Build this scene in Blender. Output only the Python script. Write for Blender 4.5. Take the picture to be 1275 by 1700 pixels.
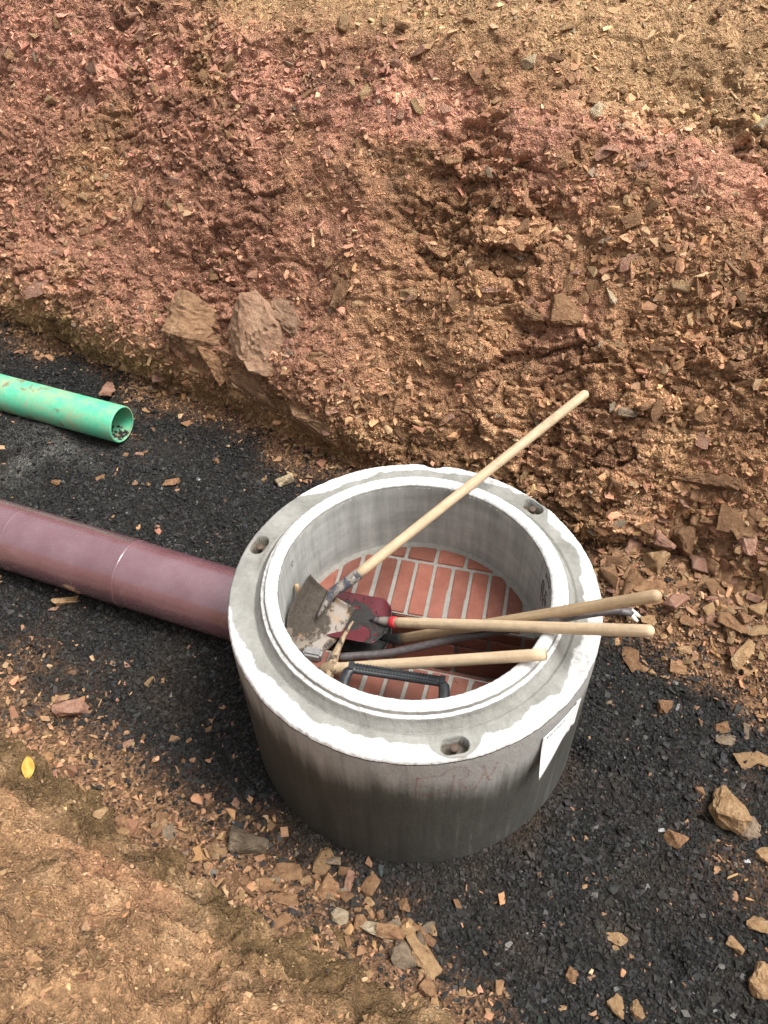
import bpy, bmesh, math, random
import numpy as np
from mathutils import Matrix, Vector
from mathutils.bvhtree import BVHTree

for o in list(bpy.data.objects): bpy.data.objects.remove(o)
S = bpy.context.scene
COL = S.collection
rng = np.random.default_rng(7)
random.seed(7)

# ------------------------------------------------------------------ camera
F = 1376.0                                       # focal length in pixels of the 1275x1700 photograph
PITCH, ROLL = math.radians(46.07), math.radians(-1.87)
CAM = np.array([-0.095, -1.81, 3.031])
cp, sp = math.cos(PITCH), math.sin(PITCH)
FW = np.array([0, cp, -sp]); _rt = np.array([1., 0, 0]); _up = np.array([0, sp, cp])
RT = math.cos(ROLL)*_rt + math.sin(ROLL)*_up
UP = -math.sin(ROLL)*_rt + math.cos(ROLL)*_up
cd = bpy.data.cameras.new('camera'); cam = bpy.data.objects.new('camera', cd); COL.objects.link(cam)
cd.sensor_fit = 'VERTICAL'; cd.sensor_height = 24; cd.lens = F/1700*24
cd.clip_start = 0.05; cd.clip_end = 500
cam.matrix_world = Matrix(((RT[0], UP[0], -FW[0], CAM[0]), (RT[1], UP[1], -FW[1], CAM[1]), (RT[2], UP[2], -FW[2], CAM[2]), (0, 0, 0, 1)))
S.camera = cam

# ------------------------------------------------------------------ sky, sun, exposure (soft overcast light from the right)
SUN_EL, SUN_AZ = math.radians(64), math.radians(100)      # azimuth clockwise from +Y
W = bpy.data.worlds.new('World'); S.world = W; W.use_nodes = True
nt = W.node_tree; nt.nodes.clear()
sky = nt.nodes.new('ShaderNodeTexSky'); sky.sky_type = 'NISHITA'; sky.sun_disc = False
sky.sun_elevation = SUN_EL; sky.sun_rotation = SUN_AZ; sky.dust_density = 10.0; sky.air_density = 1.0
hsv = nt.nodes.new('ShaderNodeHueSaturation'); hsv.inputs['Saturation'].default_value = 0.12
bg = nt.nodes.new('ShaderNodeBackground'); bg.inputs['Strength'].default_value = 0.11
wo = nt.nodes.new('ShaderNodeOutputWorld')
nt.links.new(sky.outputs[0], hsv.inputs['Color']); nt.links.new(hsv.outputs[0], bg.inputs['Color']); nt.links.new(bg.outputs[0], wo.inputs['Surface'])
sl = bpy.data.lights.new('sun', 'SUN'); sl.energy = 1.5; sl.angle = math.radians(22); sl.color = (1.0, 0.96, 0.9)
so = bpy.data.objects.new('sun', sl); COL.objects.link(so)
sd = Vector((math.cos(SUN_EL)*math.sin(SUN_AZ), math.cos(SUN_EL)*math.cos(SUN_AZ), math.sin(SUN_EL)))
so.rotation_euler = sd.to_track_quat('Z', 'Y').to_euler(); so.location = sd*20
S.view_settings.view_transform = 'Standard'; S.view_settings.look = 'None'
S.view_settings.gamma = 1.0; S.view_settings.use_curve_mapping = False
S.view_settings.exposure = 0.88
S.cycles.max_bounces = 5; S.cycles.diffuse_bounces = 3; S.cycles.glossy_bounces = 2; S.cycles.transparent_max_bounces = 4
S.render.resolution_x = 768; S.render.resolution_y = 1024

# ------------------------------------------------------------------ helpers
def ray(px, py): return FW + RT*(px-637.5)/F + UP*(850-py)/F
def at(px, py, z=0.):
    d = ray(px, py); return CAM + d*((z-CAM[2])/d[2])
def on_cyl(px, py, R, far):
    d = ray(px, py); A = d[0]**2+d[1]**2; B = 2*(CAM[0]*d[0]+CAM[1]*d[1]); C = CAM[0]**2+CAM[1]**2-R*R
    t = (-B+(1 if far else -1)*math.sqrt(max(B*B-4*A*C, 0)))/2/A
    X = CAM+t*d; return math.atan2(X[1], X[0]), X[2]
def nrm(v): v = np.asarray(v, float); return v/np.linalg.norm(v)

def np_mesh(name, V, faces, smooth=False, col=None):
    """faces: (M,k) int array"""
    me = bpy.data.meshes.new(name); V = np.asarray(V, np.float32); faces = np.asarray(faces, np.int32)
    M, k = faces.shape
    me.vertices.add(len(V)); me.vertices.foreach_set('co', V.ravel())
    me.loops.add(M*k); me.loops.foreach_set('vertex_index', faces.ravel())
    me.polygons.add(M); me.polygons.foreach_set('loop_start', np.arange(M, dtype=np.int32)*k)
    me.update(calc_edges=True)
    if not smooth: me.shade_flat()
    if col is not None:
        a = me.color_attributes.new('Col', 'FLOAT_COLOR', 'POINT')
        c = np.ones((len(V), 4), np.float32); c[:, :col.shape[1]] = col; a.data.foreach_set('color', c.ravel())
    return me
def link(name, me, m, parent=None):
    o = bpy.data.objects.new(name, me); COL.objects.link(o)
    if m is not None and not me.materials: me.materials.append(m)
    if parent: o.parent = parent
    return o
def tag(o, label=None, cat=None, group=None, kind=None):
    if label: o['label'] = label
    if cat: o['category'] = cat
    if group: o['group'] = group
    if kind: o['kind'] = kind
    return o
def empty(name, loc=(0, 0, 0)):
    o = bpy.data.objects.new(name, None); COL.objects.link(o); o.location = loc; o.empty_display_size = .05; return o
def poly(name, V, faces, m, parent=None, smooth=False, origin=None):
    V = np.asarray(V, float)
    if origin is not None: V = V-np.asarray(origin, float)
    me = bpy.data.meshes.new(name); me.from_pydata([tuple(v) for v in V], [], [tuple(int(i) for i in f) for f in faces]); me.update()
    if smooth: me.shade_smooth()
    return link(name, me, m, parent)
def clean(o, bevel=0, seg=2):
    bm = bmesh.new(); bm.from_mesh(o.data); bmesh.ops.recalc_face_normals(bm, faces=bm.faces)
    if bevel: bmesh.ops.bevel(bm, geom=[e for e in bm.edges if len(e.link_faces) == 2 and e.calc_face_angle(0) > .5], offset=bevel, segments=seg, affect='EDGES')
    bm.to_mesh(o.data); bm.free(); return o

def sweep(P, R, seg=16, cap=True, ry=None, upv=(0, 0, 1)):
    """tube through points P with radii R (ry: second half axis)"""
    P = np.asarray(P, float); n = len(P); R = np.broadcast_to(np.asarray(R, float), (n,)); ry = R if ry is None else np.broadcast_to(np.asarray(ry, float), (n,))
    V = []; fs = []
    th = np.linspace(0, 2*np.pi, seg, endpoint=False)
    for i in range(n):
        d = nrm(P[min(i+1, n-1)]-P[max(i-1, 0)])
        a = np.cross(d, upv); a = nrm(a) if np.linalg.norm(a) > 1e-4 else np.array([1., 0, 0]); b = np.cross(a, d)
        V += list(P[i]+R[i]*np.cos(th)[:, None]*a+ry[i]*np.sin(th)[:, None]*b)
    for i in range(n-1):
        for j in range(seg):
            k = (j+1) % seg; fs.append((i*seg+j, i*seg+k, (i+1)*seg+k, (i+1)*seg+j))
    if cap: fs += [tuple(range(seg))[::-1], tuple(range((n-1)*seg, n*seg))]
    return np.array(V), fs
def sheet(fun, nu, nv, thick):
    """closed thin shell around the surface fun(u,v)->point, u,v in 0..1"""
    G = np.array([[fun(i/(nu-1), j/(nv-1)) for i in range(nu)] for j in range(nv)])
    du = np.gradient(G, axis=1); dv = np.gradient(G, axis=0); N = np.cross(du, dv); N /= np.linalg.norm(N, axis=2, keepdims=True)+1e-12
    V = np.concatenate([G.reshape(-1, 3), (G-N*thick).reshape(-1, 3)]); m = nu*nv; fs = []
    for j in range(nv-1):
        for i in range(nu-1):
            a = j*nu+i; fs += [(a, a+1, a+nu+1, a+nu), (m+a, m+a+nu, m+a+nu+1, m+a+1)]
    ring = [i for i in range(nu)]+[j*nu+nu-1 for j in range(1, nv)]+[(nv-1)*nu+i for i in range(nu-2, -1, -1)]+[j*nu for j in range(nv-2, 0, -1)]
    for a, b in zip(ring, ring[1:]+ring[:1]): fs.append((a, m+a, m+b, b))
    return V, fs
def lathe_faces(nr, seg):
    i = np.arange(nr-1)[:, None]; j = np.arange(seg)[None]; k = (j+1) % seg
    return np.stack([i*seg+j, i*seg+k, (i+1)*seg+k, (i+1)*seg+j], -1).reshape(-1, 4)

# numpy noise
def _h(*c):
    x = np.zeros(np.broadcast(*c).shape, np.uint32)
    for k, v in zip((374761393, 668265263, 2147483647, 1274126177), c):
        x = (x ^ (np.asarray(v).astype(np.int64).astype(np.uint32)*np.uint32(k)))*np.uint32(2654435761); x ^= x >> np.uint32(15)
    x = x*np.uint32(2246822519); x ^= x >> np.uint32(13); x = x*np.uint32(3266489917); x ^= x >> np.uint32(16)
    return x.astype(np.float64)/4294967296.0
def vnoise(x, y, seed=0):
    xi = np.floor(x); yi = np.floor(y); fx = x-xi; fy = y-yi; fx = fx*fx*fx*(fx*(fx*6-15)+10); fy = fy*fy*fy*(fy*(fy*6-15)+10)
    a = _h(xi, yi, seed); b = _h(xi+1, yi, seed); c = _h(xi, yi+1, seed); d = _h(xi+1, yi+1, seed)
    return (a*(1-fx)+b*fx)*(1-fy)+(c*(1-fx)+d*fx)*fy
def fbm(x, y, oct=4, seed=0, gain=.5):
    s = 0; a = 1; t = 0
    for i in range(oct):
        s = s+a*vnoise(x+i*17.3, y-i*9.1, seed+i); t += a; a *= gain; x = x*2.03; y = y*2.03
    return s/t*2-1                       # about -1..1
def worley(x, y, seed=0):
    xi = np.floor(x); yi = np.floor(y); f1 = np.full(x.shape, 9.); f2 = f1.copy(); dx = 0*x; dy = 0*x; ci = 0*x; cj = 0*x
    for i in (-1, 0, 1):
        for j in (-1, 0, 1):
            cx = xi+i; cy = yi+j; ax = cx+_h(cx, cy, seed)-x; ay = cy+_h(cx, cy, seed+1)-y; d = np.hypot(ax, ay)
            m = d < f1
            f2 = np.where(m, f1, np.minimum(f2, d)); f1 = np.where(m, d, f1)
            dx = np.where(m, -ax, dx); dy = np.where(m, -ay, dy); ci = np.where(m, cx, ci); cj = np.where(m, cy, cj)
    return f1, f2, dx, dy, _h(ci, cj, seed+2), _h(ci, cj, seed+3), _h(ci, cj, seed+4)
def sstep(a, b, x): t = np.clip((x-a)/(b-a), 0, 1); return t*t*(3-2*t)
def mixc(c, d, w): return c*(1-w[..., None])+np.asarray(d)*w[..., None]

# ------------------------------------------------------------------ materials
class NT:
    def __init__(s, name):
        s.m = bpy.data.materials.new(name); s.m.use_nodes = True; s.t = s.m.node_tree; s.t.nodes.clear()
        s.out = s.n('ShaderNodeOutputMaterial'); s.b = s.n('ShaderNodeBsdfPrincipled'); s.l(s.b.outputs[0], s.out.inputs[0])
    def n(s, k, **kw):
        x = s.t.nodes.new(k)
        for a, b in kw.items(): setattr(x, a, b)
        return x
    def l(s, a, b): s.t.links.new(a, b)
    def coord(s, scale=(1, 1, 1), kind='Object'):
        c = s.n('ShaderNodeTexCoord'); mp = s.n('ShaderNodeMapping'); mp.inputs['Scale'].default_value = scale; s.l(c.outputs[kind], mp.inputs[0]); return mp.outputs[0]
    def noise(s, scale, vec=None, detail=4, rough=.6):
        x = s.n('ShaderNodeTexNoise'); x.inputs['Scale'].default_value = scale; x.inputs['Detail'].default_value = detail; x.inputs['Roughness'].default_value = rough
        if vec is not None: s.l(vec, x.inputs['Vector'])
        return x.outputs['Fac']
    def vor(s, scale, vec=None, feature='F1', out='Distance'):
        x = s.n('ShaderNodeTexVoronoi', feature=feature); x.inputs['Scale'].default_value = scale
        if vec is not None: s.l(vec, x.inputs['Vector'])
        return x.outputs[out]
    def ramp(s, f, stops, interp='LINEAR'):
        x = s.n('ShaderNodeValToRGB'); x.color_ramp.interpolation = interp; e = x.color_ramp.elements
        while len(e) < len(stops): e.new(.5)
        for a, (p, c) in zip(e, stops):
            a.position = p; a.color = (c, c, c, 1) if isinstance(c, (int, float)) else (*c, 1)
        s.l(f, x.inputs[0]); return x.outputs[0]
    def mix(s, f, a, b, mode='MIX'):
        x = s.n('ShaderNodeMix', data_type='RGBA', blend_type=mode)
        for v, i in ((f, 0), (a, 6), (b, 7)):
            if hasattr(v, 'default_value'): s.l(v, x.inputs[i])
            else: x.inputs[i].default_value = v if i == 0 else (*v, 1)
        return x.outputs[2]
    def math(s, op, a, b=0.):
        x = s.n('ShaderNodeMath', operation=op)
        for i, v in enumerate((a, b)):
            if hasattr(v, 'default_value'): s.l(v, x.inputs[i])
            else: x.inputs[i].default_value = v
        return x.outputs[0]
    def attr(s, name='Col'):
        x = s.n('ShaderNodeAttribute'); x.attribute_name = name; return x
    def bump(s, h, dist, strength=1., prev=None):
        x = s.n('ShaderNodeBump'); x.inputs['Distance'].default_value = dist; x.inputs['Strength'].default_value = strength; s.l(h, x.inputs['Height'])
        if prev is not None: s.l(prev, x.inputs['Normal'])
        return x.outputs[0]
    def fin(s, color=None, rough=None, normal=None, **kw):
        for v, k in ((color, 'Base Color'), (rough, 'Roughness')):
            if v is None: continue
            if hasattr(v, 'default_value'): s.l(v, s.b.inputs[k])
            else: s.b.inputs[k].default_value = (*v, 1) if isinstance(v, tuple) else v
        if normal is not None: s.l(normal, s.b.inputs['Normal'])
        for k, v in kw.items(): s.b.inputs[k.replace('_', ' ')].default_value = v
        return s.m

def m_soil():
    s = NT('crumbly_soil'); v = s.coord(); a = s.attr()
    n1 = s.noise(42, v, 5, .75)
    vc = s.n('ShaderNodeTexVoronoi'); vc.inputs['Scale'].default_value = 120; s.l(v, vc.inputs['Vector'])
    f = s.ramp(n1, [(.25, .62), (.5, 1.0), (.75, 1.38)]); c = s.mix(1., a.outputs['Color'], f, 'MULTIPLY')
    g = s.ramp(vc.outputs['Color'], [(.1, .72), (.55, 1.0), (.95, 1.5)]); c = s.mix(.85, c, g, 'MULTIPLY')
    h = s.math('ADD', s.math('MULTIPLY', vc.outputs['Distance'], .6), n1)
    return s.fin(c, .95, s.bump(h, .017, .9), Specular_IOR_Level=.15)
def m_fragment(name, rough=.85, spec=.3, amp=(.75, 1.25)):
    s = NT(name); v = s.coord(); a = s.attr(); n1 = s.noise(60, v, 5, .7)
    c = s.mix(1., a.outputs['Color'], s.ramp(n1, [(.25, amp[0]), (.75, amp[1])]), 'MULTIPLY')
    return s.fin(c, rough, s.bump(n1, .006, .7), Specular_IOR_Level=spec)
def m_rock(name, c1, c2, c3, scale=14):
    s = NT(name); oi = s.n('ShaderNodeObjectInfo'); v = s.n('ShaderNodeVectorMath', operation='ADD'); tc = s.n('ShaderNodeTexCoord')
    cm = s.n('ShaderNodeCombineXYZ'); r = s.math('MULTIPLY', oi.outputs['Random'], 40.)
    s.l(r, cm.inputs[0]); s.l(r, cm.inputs[1]); s.l(tc.outputs['Object'], v.inputs[0]); s.l(cm.outputs[0], v.inputs[1]); v = v.outputs[0]
    n1 = s.noise(scale*.12, v, 6, .65); n2 = s.noise(scale*.5, v, 6, .75)
    c = s.ramp(n1, [(.3, c1), (.5, c2), (.7, c3)])
    c = s.mix(.8, c, s.ramp(n2, [(.3, .7), (.7, 1.25)]), 'MULTIPLY')
    k = s.ramp(oi.outputs['Random'], [(0, .75), (1, 1.2)]); c = s.mix(1., c, k, 'MULTIPLY')
    b = s.bump(n2, .15, .6)
    return s.fin(c, .88, b, Specular_IOR_Level=.25)
def m_gravel_bed():
    s = NT('gravel_bed'); v = s.coord(); a = s.attr(); vc = s.n('ShaderNodeTexVoronoi'); vc.inputs['Scale'].default_value = 90; s.l(v, vc.inputs['Vector'])
    c = s.mix(1., a.outputs['Color'], s.ramp(vc.outputs['Color'], [(.1, .5), (.6, 1.), (.95, 1.9)]), 'MULTIPLY')
    b = s.bump(vc.outputs['Distance'], .01, 1.); b = s.bump(s.noise(200, v, 4), .004, .6, b)
    return s.fin(c, .9, b, Specular_IOR_Level=.1)
def m_concrete():
    """Col.r = whiteness on the top faces, Col.g = wall zone and painted lit side, Col.b = grime"""
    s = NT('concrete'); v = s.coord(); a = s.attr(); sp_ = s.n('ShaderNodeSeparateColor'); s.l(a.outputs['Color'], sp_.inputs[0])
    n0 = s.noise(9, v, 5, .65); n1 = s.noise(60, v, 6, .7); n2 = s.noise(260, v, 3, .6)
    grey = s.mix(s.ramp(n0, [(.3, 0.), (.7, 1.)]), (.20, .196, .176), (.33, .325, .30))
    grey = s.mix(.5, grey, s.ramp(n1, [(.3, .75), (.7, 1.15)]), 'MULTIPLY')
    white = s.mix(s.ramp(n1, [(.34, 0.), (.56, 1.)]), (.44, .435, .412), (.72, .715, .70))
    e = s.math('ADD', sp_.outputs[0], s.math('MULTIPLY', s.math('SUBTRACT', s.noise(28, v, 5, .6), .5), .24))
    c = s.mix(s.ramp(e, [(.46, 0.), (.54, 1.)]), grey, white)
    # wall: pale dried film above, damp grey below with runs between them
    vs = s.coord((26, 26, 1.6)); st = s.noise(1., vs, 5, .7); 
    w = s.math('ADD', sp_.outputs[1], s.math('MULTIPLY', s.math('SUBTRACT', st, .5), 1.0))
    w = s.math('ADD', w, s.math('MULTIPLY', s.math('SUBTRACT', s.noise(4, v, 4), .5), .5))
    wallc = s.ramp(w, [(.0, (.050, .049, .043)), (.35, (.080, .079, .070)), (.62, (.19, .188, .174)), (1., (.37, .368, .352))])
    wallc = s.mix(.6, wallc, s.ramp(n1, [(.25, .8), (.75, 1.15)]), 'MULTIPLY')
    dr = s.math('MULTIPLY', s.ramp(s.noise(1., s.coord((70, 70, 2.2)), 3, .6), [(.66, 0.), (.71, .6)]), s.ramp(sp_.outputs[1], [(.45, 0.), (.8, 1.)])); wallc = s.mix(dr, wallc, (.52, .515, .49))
    ah = s.ramp(s.vor(42, v), [(.05, .75), (.085, 0.)]); wallc = s.mix(s.math('MULTIPLY', ah, s.ramp(s.noise(5, v, 2), [(.45, 0.), (.6, 1.)])), wallc, (.035, .033, .03))
    iswall = s.math('GREATER_THAN', sp_.outputs[1], -1.5)
    c = s.mix(iswall, c, wallc)
    gr = s.math('ADD', sp_.outputs[2], s.math('MULTIPLY', s.math('SUBTRACT', n1, .5), 1.1))
    c = s.mix(s.math('MULTIPLY', s.ramp(gr, [(.45, 0.), (.8, 1.)]), .8), c, (.11, .085, .058))
    pits = s.ramp(s.vor(140, v), [(.0, 0.), (.12, 1.)])
    b = s.bump(n1, .006, .6); b = s.bump(n2, .0025, .8, b); b = s.bump(pits, .0015, .35, b)
    return s.fin(c, .85, b, Specular_IOR_Level=.3)
def m_inner_wall():
    s = NT('inner_concrete'); v = s.coord(); vs = s.coord((22, 22, 2.0)); st = s.noise(1., vs, 6, .7); n1 = s.noise(50, v, 5, .65)
    hz = s.coord((3, 3, 14)); cl = s.noise(1., hz, 4, .6)
    w = s.math('ADD', s.math('MULTIPLY', st, .55), s.math('MULTIPLY', cl, .45))
    c = s.ramp(w, [(.3, (.22, .226, .212)), (.5, (.35, .358, .34)), (.68, (.50, .508, .49))])
    sc = s.vor(1., s.coord((38, 38, 3.2)), 'DISTANCE_TO_EDGE'); scm = s.math('MULTIPLY', s.ramp(sc, [(.0, 1.), (.03, 0.)]), s.ramp(s.noise(6, v, 3), [(.5, 0.), (.62, .55)]))
    c = s.mix(scm, c, (.56, .555, .53))
    c = s.mix(.5, c, s.ramp(n1, [(.25, .85), (.75, 1.12)]), 'MULTIPLY')
    return s.fin(c, .75, s.bump(n1, .002, .4), Specular_IOR_Level=.35)
def m_simple(name, c1, c2, scale, rough=.6, bump=.002, spec=.4, vec=(1, 1, 1), **kw):
    s = NT(name); v = s.coord(vec); n1 = s.noise(scale, v, 5, .65)
    return s.fin(s.mix(s.ramp(n1, [(.3, 0.), (.7, 1.)]), c1, c2), rough, s.bump(n1, bump, .5), Specular_IOR_Level=spec, **kw)
def m_brick():
    s = NT('clinker_brick'); oi = s.n('ShaderNodeObjectInfo'); g = s.n('ShaderNodeNewGeometry'); v = g.outputs['Position']
    n0 = s.noise(14, v, 4); n1 = s.noise(120, v, 5, .7)
    c = s.mix(s.ramp(n0, [(.3, 0.), (.7, 1.)]), (.175, .056, .037), (.240, .088, .060))
    c = s.mix(1., c, s.ramp(oi.outputs['Random'], [(0, .70), (1, 1.18)]), 'MULTIPLY')
    c = s.mix(.6, c, s.ramp(n1, [(.25, .8), (.75, 1.15)]), 'MULTIPLY')
    dirt = s.math('MULTIPLY', s.ramp(s.vor(28, v), [(.06, 1.), (.13, 0.)]), s.ramp(s.noise(7, v, 2), [(.5, 0.), (.6, .85)]))
    c = s.mix(dirt, c, (.045, .028, .02)); dust = s.ramp(s.noise(5, v, 4), [(.5, 0.), (.8, .2)]); c = s.mix(dust, c, (.34, .25, .20))
    return s.fin(c, .7, s.bump(n1, .0015, .5), Specular_IOR_Level=.35)
def m_pipe_red():
    s = NT('maroon_plastic'); v = s.coord(); n0 = s.noise(7, v, 4); n1 = s.noise(50, v, 6, .75)
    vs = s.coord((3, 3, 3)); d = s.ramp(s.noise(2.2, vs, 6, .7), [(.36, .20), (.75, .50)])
    c = s.mix(d, (.105, .032, .041), (.30, .185, .215))  # lilac dust film, with the pale sky reflection painted into the same colour
    sp_ = s.math('MULTIPLY', s.ramp(s.vor(16, v), [(.04, 1.), (.09, 0.)]), s.ramp(s.noise(4, v, 3), [(.52, 0.), (.6, .8)]))
    sm = s.n('ShaderNodeMapping'); sm.inputs['Rotation'].default_value = (.3, .5, .6); sm.inputs['Scale'].default_value = (14, 60, 60); tc = s.n('ShaderNodeTexCoord'); s.l(tc.outputs['Object'], sm.inputs[0])
    scr = s.math('MULTIPLY', s.ramp(s.vor(1., sm.outputs[0], 'DISTANCE_TO_EDGE'), [(0., 1.), (.025, 0.)]), s.ramp(s.noise(3.5, v, 2), [(.60, 0.), (.72, .25)]))
    c = s.mix(s.math('MAXIMUM', sp_, scr), c, (.55, .48, .45))
    r = s.ramp(n1, [(.3, .20), (.7, .32)])
    return s.fin(c, r, s.bump(n0, .004, .10), Specular_IOR_Level=1.0, Coat_Weight=1.0, Coat_Roughness=.20, Coat_IOR=1.9)
def m_pipe_green():
    s = NT('green_plastic'); v = s.coord(); n0 = s.noise(9, v, 6, .75); n1 = s.noise(45, v, 5, .7)
    c = s.mix(s.ramp(n1, [(.3, 0.), (.7, 1.)]), (.09, .47, .27), (.14, .56, .35))
    c = s.mix(s.ramp(n0, [(.44, 0.), (.64, .8)]), c, (.34, .36, .21))
    c = s.mix(s.ramp(s.noise(6.5, v, 4, .6), [(.61, 0.), (.67, .85)]), c, (.21, .135, .085))
    return s.fin(c, s.ramp(n0, [(.4, .35), (.65, .8)]), s.bump(n0, .003, .3), Specular_IOR_Level=.5)
def m_wood(name, c1, c2):
    s = NT(name); a = s.attr('grain'); n1 = s.noise(1., s.coord((30, 30, 30)), 5, .7); 
    mp = s.n('ShaderNodeMapping'); mp.inputs['Scale'].default_value = (6, 150, 150); s.l(a.outputs['Vector'], mp.inputs[0]); g = s.noise(1., mp.outputs[0], 4, .6)
    c = s.mix(s.ramp(g, [(.3, 0.), (.7, 1.)]), c1, c2); c = s.mix(.6, c, s.ramp(n1, [(.3, .72), (.7, 1.12)]), 'MULTIPLY'); dk = s.ramp(s.noise(1., s.coord((9, 9, 9)), 5, .75), [(.56, 0.), (.75, .55)]); c = s.mix(dk, c, (.20, .13, .075))
    return s.fin(c, .6, s.bump(g, .0008, .4), Specular_IOR_Level=.4)
def m_patchy(name, base, patch, scale, lo, hi, r1, r2, extra=None, metal=0.):
    s = NT(name); v = s.coord(); n0 = s.noise(scale, v, 6, .62); n1 = s.noise(scale*9, v, 5, .7)
    c = s.mix(.6, base if hasattr(base, 'default_value') else base, s.ramp(n1, [(.25, .75), (.75, 1.2)]), 'MULTIPLY')
    if extra:
        c = s.mix(s.ramp(s.noise(scale*1.7, s.coord((1.1, .9, 1.3)), 5, .7), [(.48, 0.), (.6, 1.)]), c, extra)
    k = s.ramp(n0, [(lo, 0.), (hi, 1.)]); p = s.mix(1., patch, s.ramp(n1, [(.25, .55), (.75, 1.5)]), 'MULTIPLY')
    c = s.mix(k, c, p); r = s.mix(k, (r1, r1, r1), (r2, r2, r2))
    b = s.bump(s.math('MULTIPLY', k, s.math('ADD', n1, .5)), .006, .8)
    s.b.inputs['Metallic'].default_value = metal
    return s.fin(c, r, b, Specular_IOR_Level=.5)

M = dict(soil=m_soil(), frag=m_fragment('shale_fragment'), gravel=m_fragment('basalt_gravel', .75, .14, (.65, 1.35)), bed=m_gravel_bed(),
         conc=m_concrete(), inner=m_inner_wall(), brick=m_brick(), mortar=m_simple('mortar', (.205, .195, .172), (.285, .275, .248), 60, .9, .002, .2),
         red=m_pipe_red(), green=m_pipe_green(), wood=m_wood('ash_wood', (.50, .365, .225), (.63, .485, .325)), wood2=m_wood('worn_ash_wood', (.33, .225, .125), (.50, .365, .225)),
         iron=m_simple('dark_iron', (.045, .038, .04), (.10, .085, .085), 60, .45, .002, .5), rust=m_simple('rusty_bolt', (.06, .040, .030), (.13, .088, .066), 90, .7, .003, .4),
         black=m_simple('black_plastic', (.012, .013, .016), (.03, .032, .036), 50, .38, .001, .5), paper=m_simple('paper', (.82, .82, .84), (.88, .88, .89), 30, .7, .001, .3),
         ink=m_simple('black_ink', (.02, .02, .025), (.05, .05, .055), 80, .6, .0, .3), redband=m_simple('red_band', (.5, .02, .03), (.62, .05, .06), 60, .4, .001, .5),
         leaf=m_simple('yellow_leaf', (.46, .25, .04), (.54, .33, .07), 60, .55, .002, .4), steelworn=m_simple('worn_steel', (.42, .38, .33), (.62, .58, .52), 80, .4, .002, .5))
M['rock_brown'] = m_rock('brown_rock', (.185, .100, .053), (.30, .166, .088), (.40, .245, .13))
M['rock_face'] = m_rock('boulder_face', (.32, .182, .112), (.43, .262, .166), (.50, .33, .215), 22)
M['rock_ledge'] = m_rock('ledge_rock', (.20, .112, .062), (.31, .18, .10), (.40, .25, .145), 24)
M['rock_tan'] = m_rock('tan_rock', (.28, .165, .080), (.40, .25, .13), (.50, .345, .20))
M['rock_pink'] = m_rock('pink_rock', (.27, .135, .09), (.38, .21, .145), (.46, .28, .20))
M['rock_grey'] = m_rock('grey_rock', (.145, .105, .072), (.235, .175, .12), (.33, .255, .175))
M['rock_pale'] = m_rock('pale_rock', (.38, .28, .165), (.50, .39, .25), (.60, .51, .38))
M['rock_white'] = m_rock('white_pebble', (.5, .5, .5), (.62, .62, .62), (.7, .7, .7))
M['shovel_rust'] = m_patchy('rusty_shovel_steel', (.185, .150, .118), (.060, .048, .037), 8, .44, .49, .5, .95, extra=(.22, .125, .050))
M['shovel_red'] = m_patchy('maroon_shovel_paint', (.10, .020, .026), (.028, .026, .024), 8, .50, .53, .25, .95)
M['shovel_dark'] = m_patchy('black_shovel_steel', (.03, .03, .03), (.06, .05, .045), 12, .5, .6, .45, .9)
M['hammer'] = m_simple('grey_steel', (.16, .155, .15), (.24, .235, .23), 70, .5, .002, .5)
M['pick'] = m_patchy('muddy_pick_steel', (.30, .215, .13), (.09, .07, .05), 40, .55, .62, .6, .9)
M['socket'] = m_patchy('worn_socket_paint', (.22, .19, .16), (.05, .055, .075), 28, .48, .56, .4, .6)

# ------------------------------------------------------------------ terrain: a trench running from upper left to lower right
T = nrm([.845, -.535, 0]); N = np.array([-T[1], T[0], 0.])
def tn(x, y): return x*T[0]+y*T[1], x*N[0]+y*N[1]
def axis(dense0, dense1, step, lo, hi, g=1.18):
    a = list(np.arange(dense0, dense1, step)); s = step
    b = []; x = a[-1]; s = step
    while x < hi: s *= g; x += s; b.append(x)
    c = []; x = a[0]; s = step
    while x > lo: s *= g; x -= s; c.append(x)
    return np.array(c[::-1]+a+b)
def profile(pts, v):
    """smooth polyline by arc length: returns n, z, unit normal (n,z)"""
    pts = np.array(pts, float); s = np.concatenate([[0], np.cumsum(np.hypot(*np.diff(pts, axis=0).T))])
    k = np.linspace(0, s[-1], 6000) if s[-1] < 20 else np.concatenate([np.linspace(0, 8, 5000), np.linspace(8.01, s[-1], 500)])
    n = np.interp(k, s, pts[:, 0]); z = np.interp(k, s, pts[:, 1])
    ker = np.ones(61)/61
    def sm(a): return np.convolve(np.pad(a, 30, mode='reflect', reflect_type='odd'), ker, 'valid')
    n, z = sm(n), sm(z); nn = np.interp(v, k, n); zz = np.interp(v, k, z)
    dn = np.gradient(n, k); dz = np.gradient(z, k); a = np.interp(v, k, dn); b = np.interp(v, k, dz); L = np.hypot(a, b)+1e-9
    return nn, zz, -b/L, a/L
def chunks(u, v, s, an, ang, seed, A, tilt, crack):
    c, d = math.cos(ang), math.sin(ang); x = (u*c+v*d)/(s*an); y = (-u*d+v*c)/s
    f1, f2, dx, dy, h1, h2, h3 = worley(x, y, seed)
    return A*(h1-.5)*2+tilt*s*((h2-.5)*2*dx+(h3-.5)*2*dy)-crack*(1-sstep(0, .13, f2-f1)), h1, f2-f1

def grid_faces(nu, nv):
    j = np.arange(nv-1)[:, None]; i = np.arange(nu-1)[None]; a = j*nu+i
    return np.stack([a, a+1, a+nu+1, a+nu], -1).reshape(-1, 4)

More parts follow.
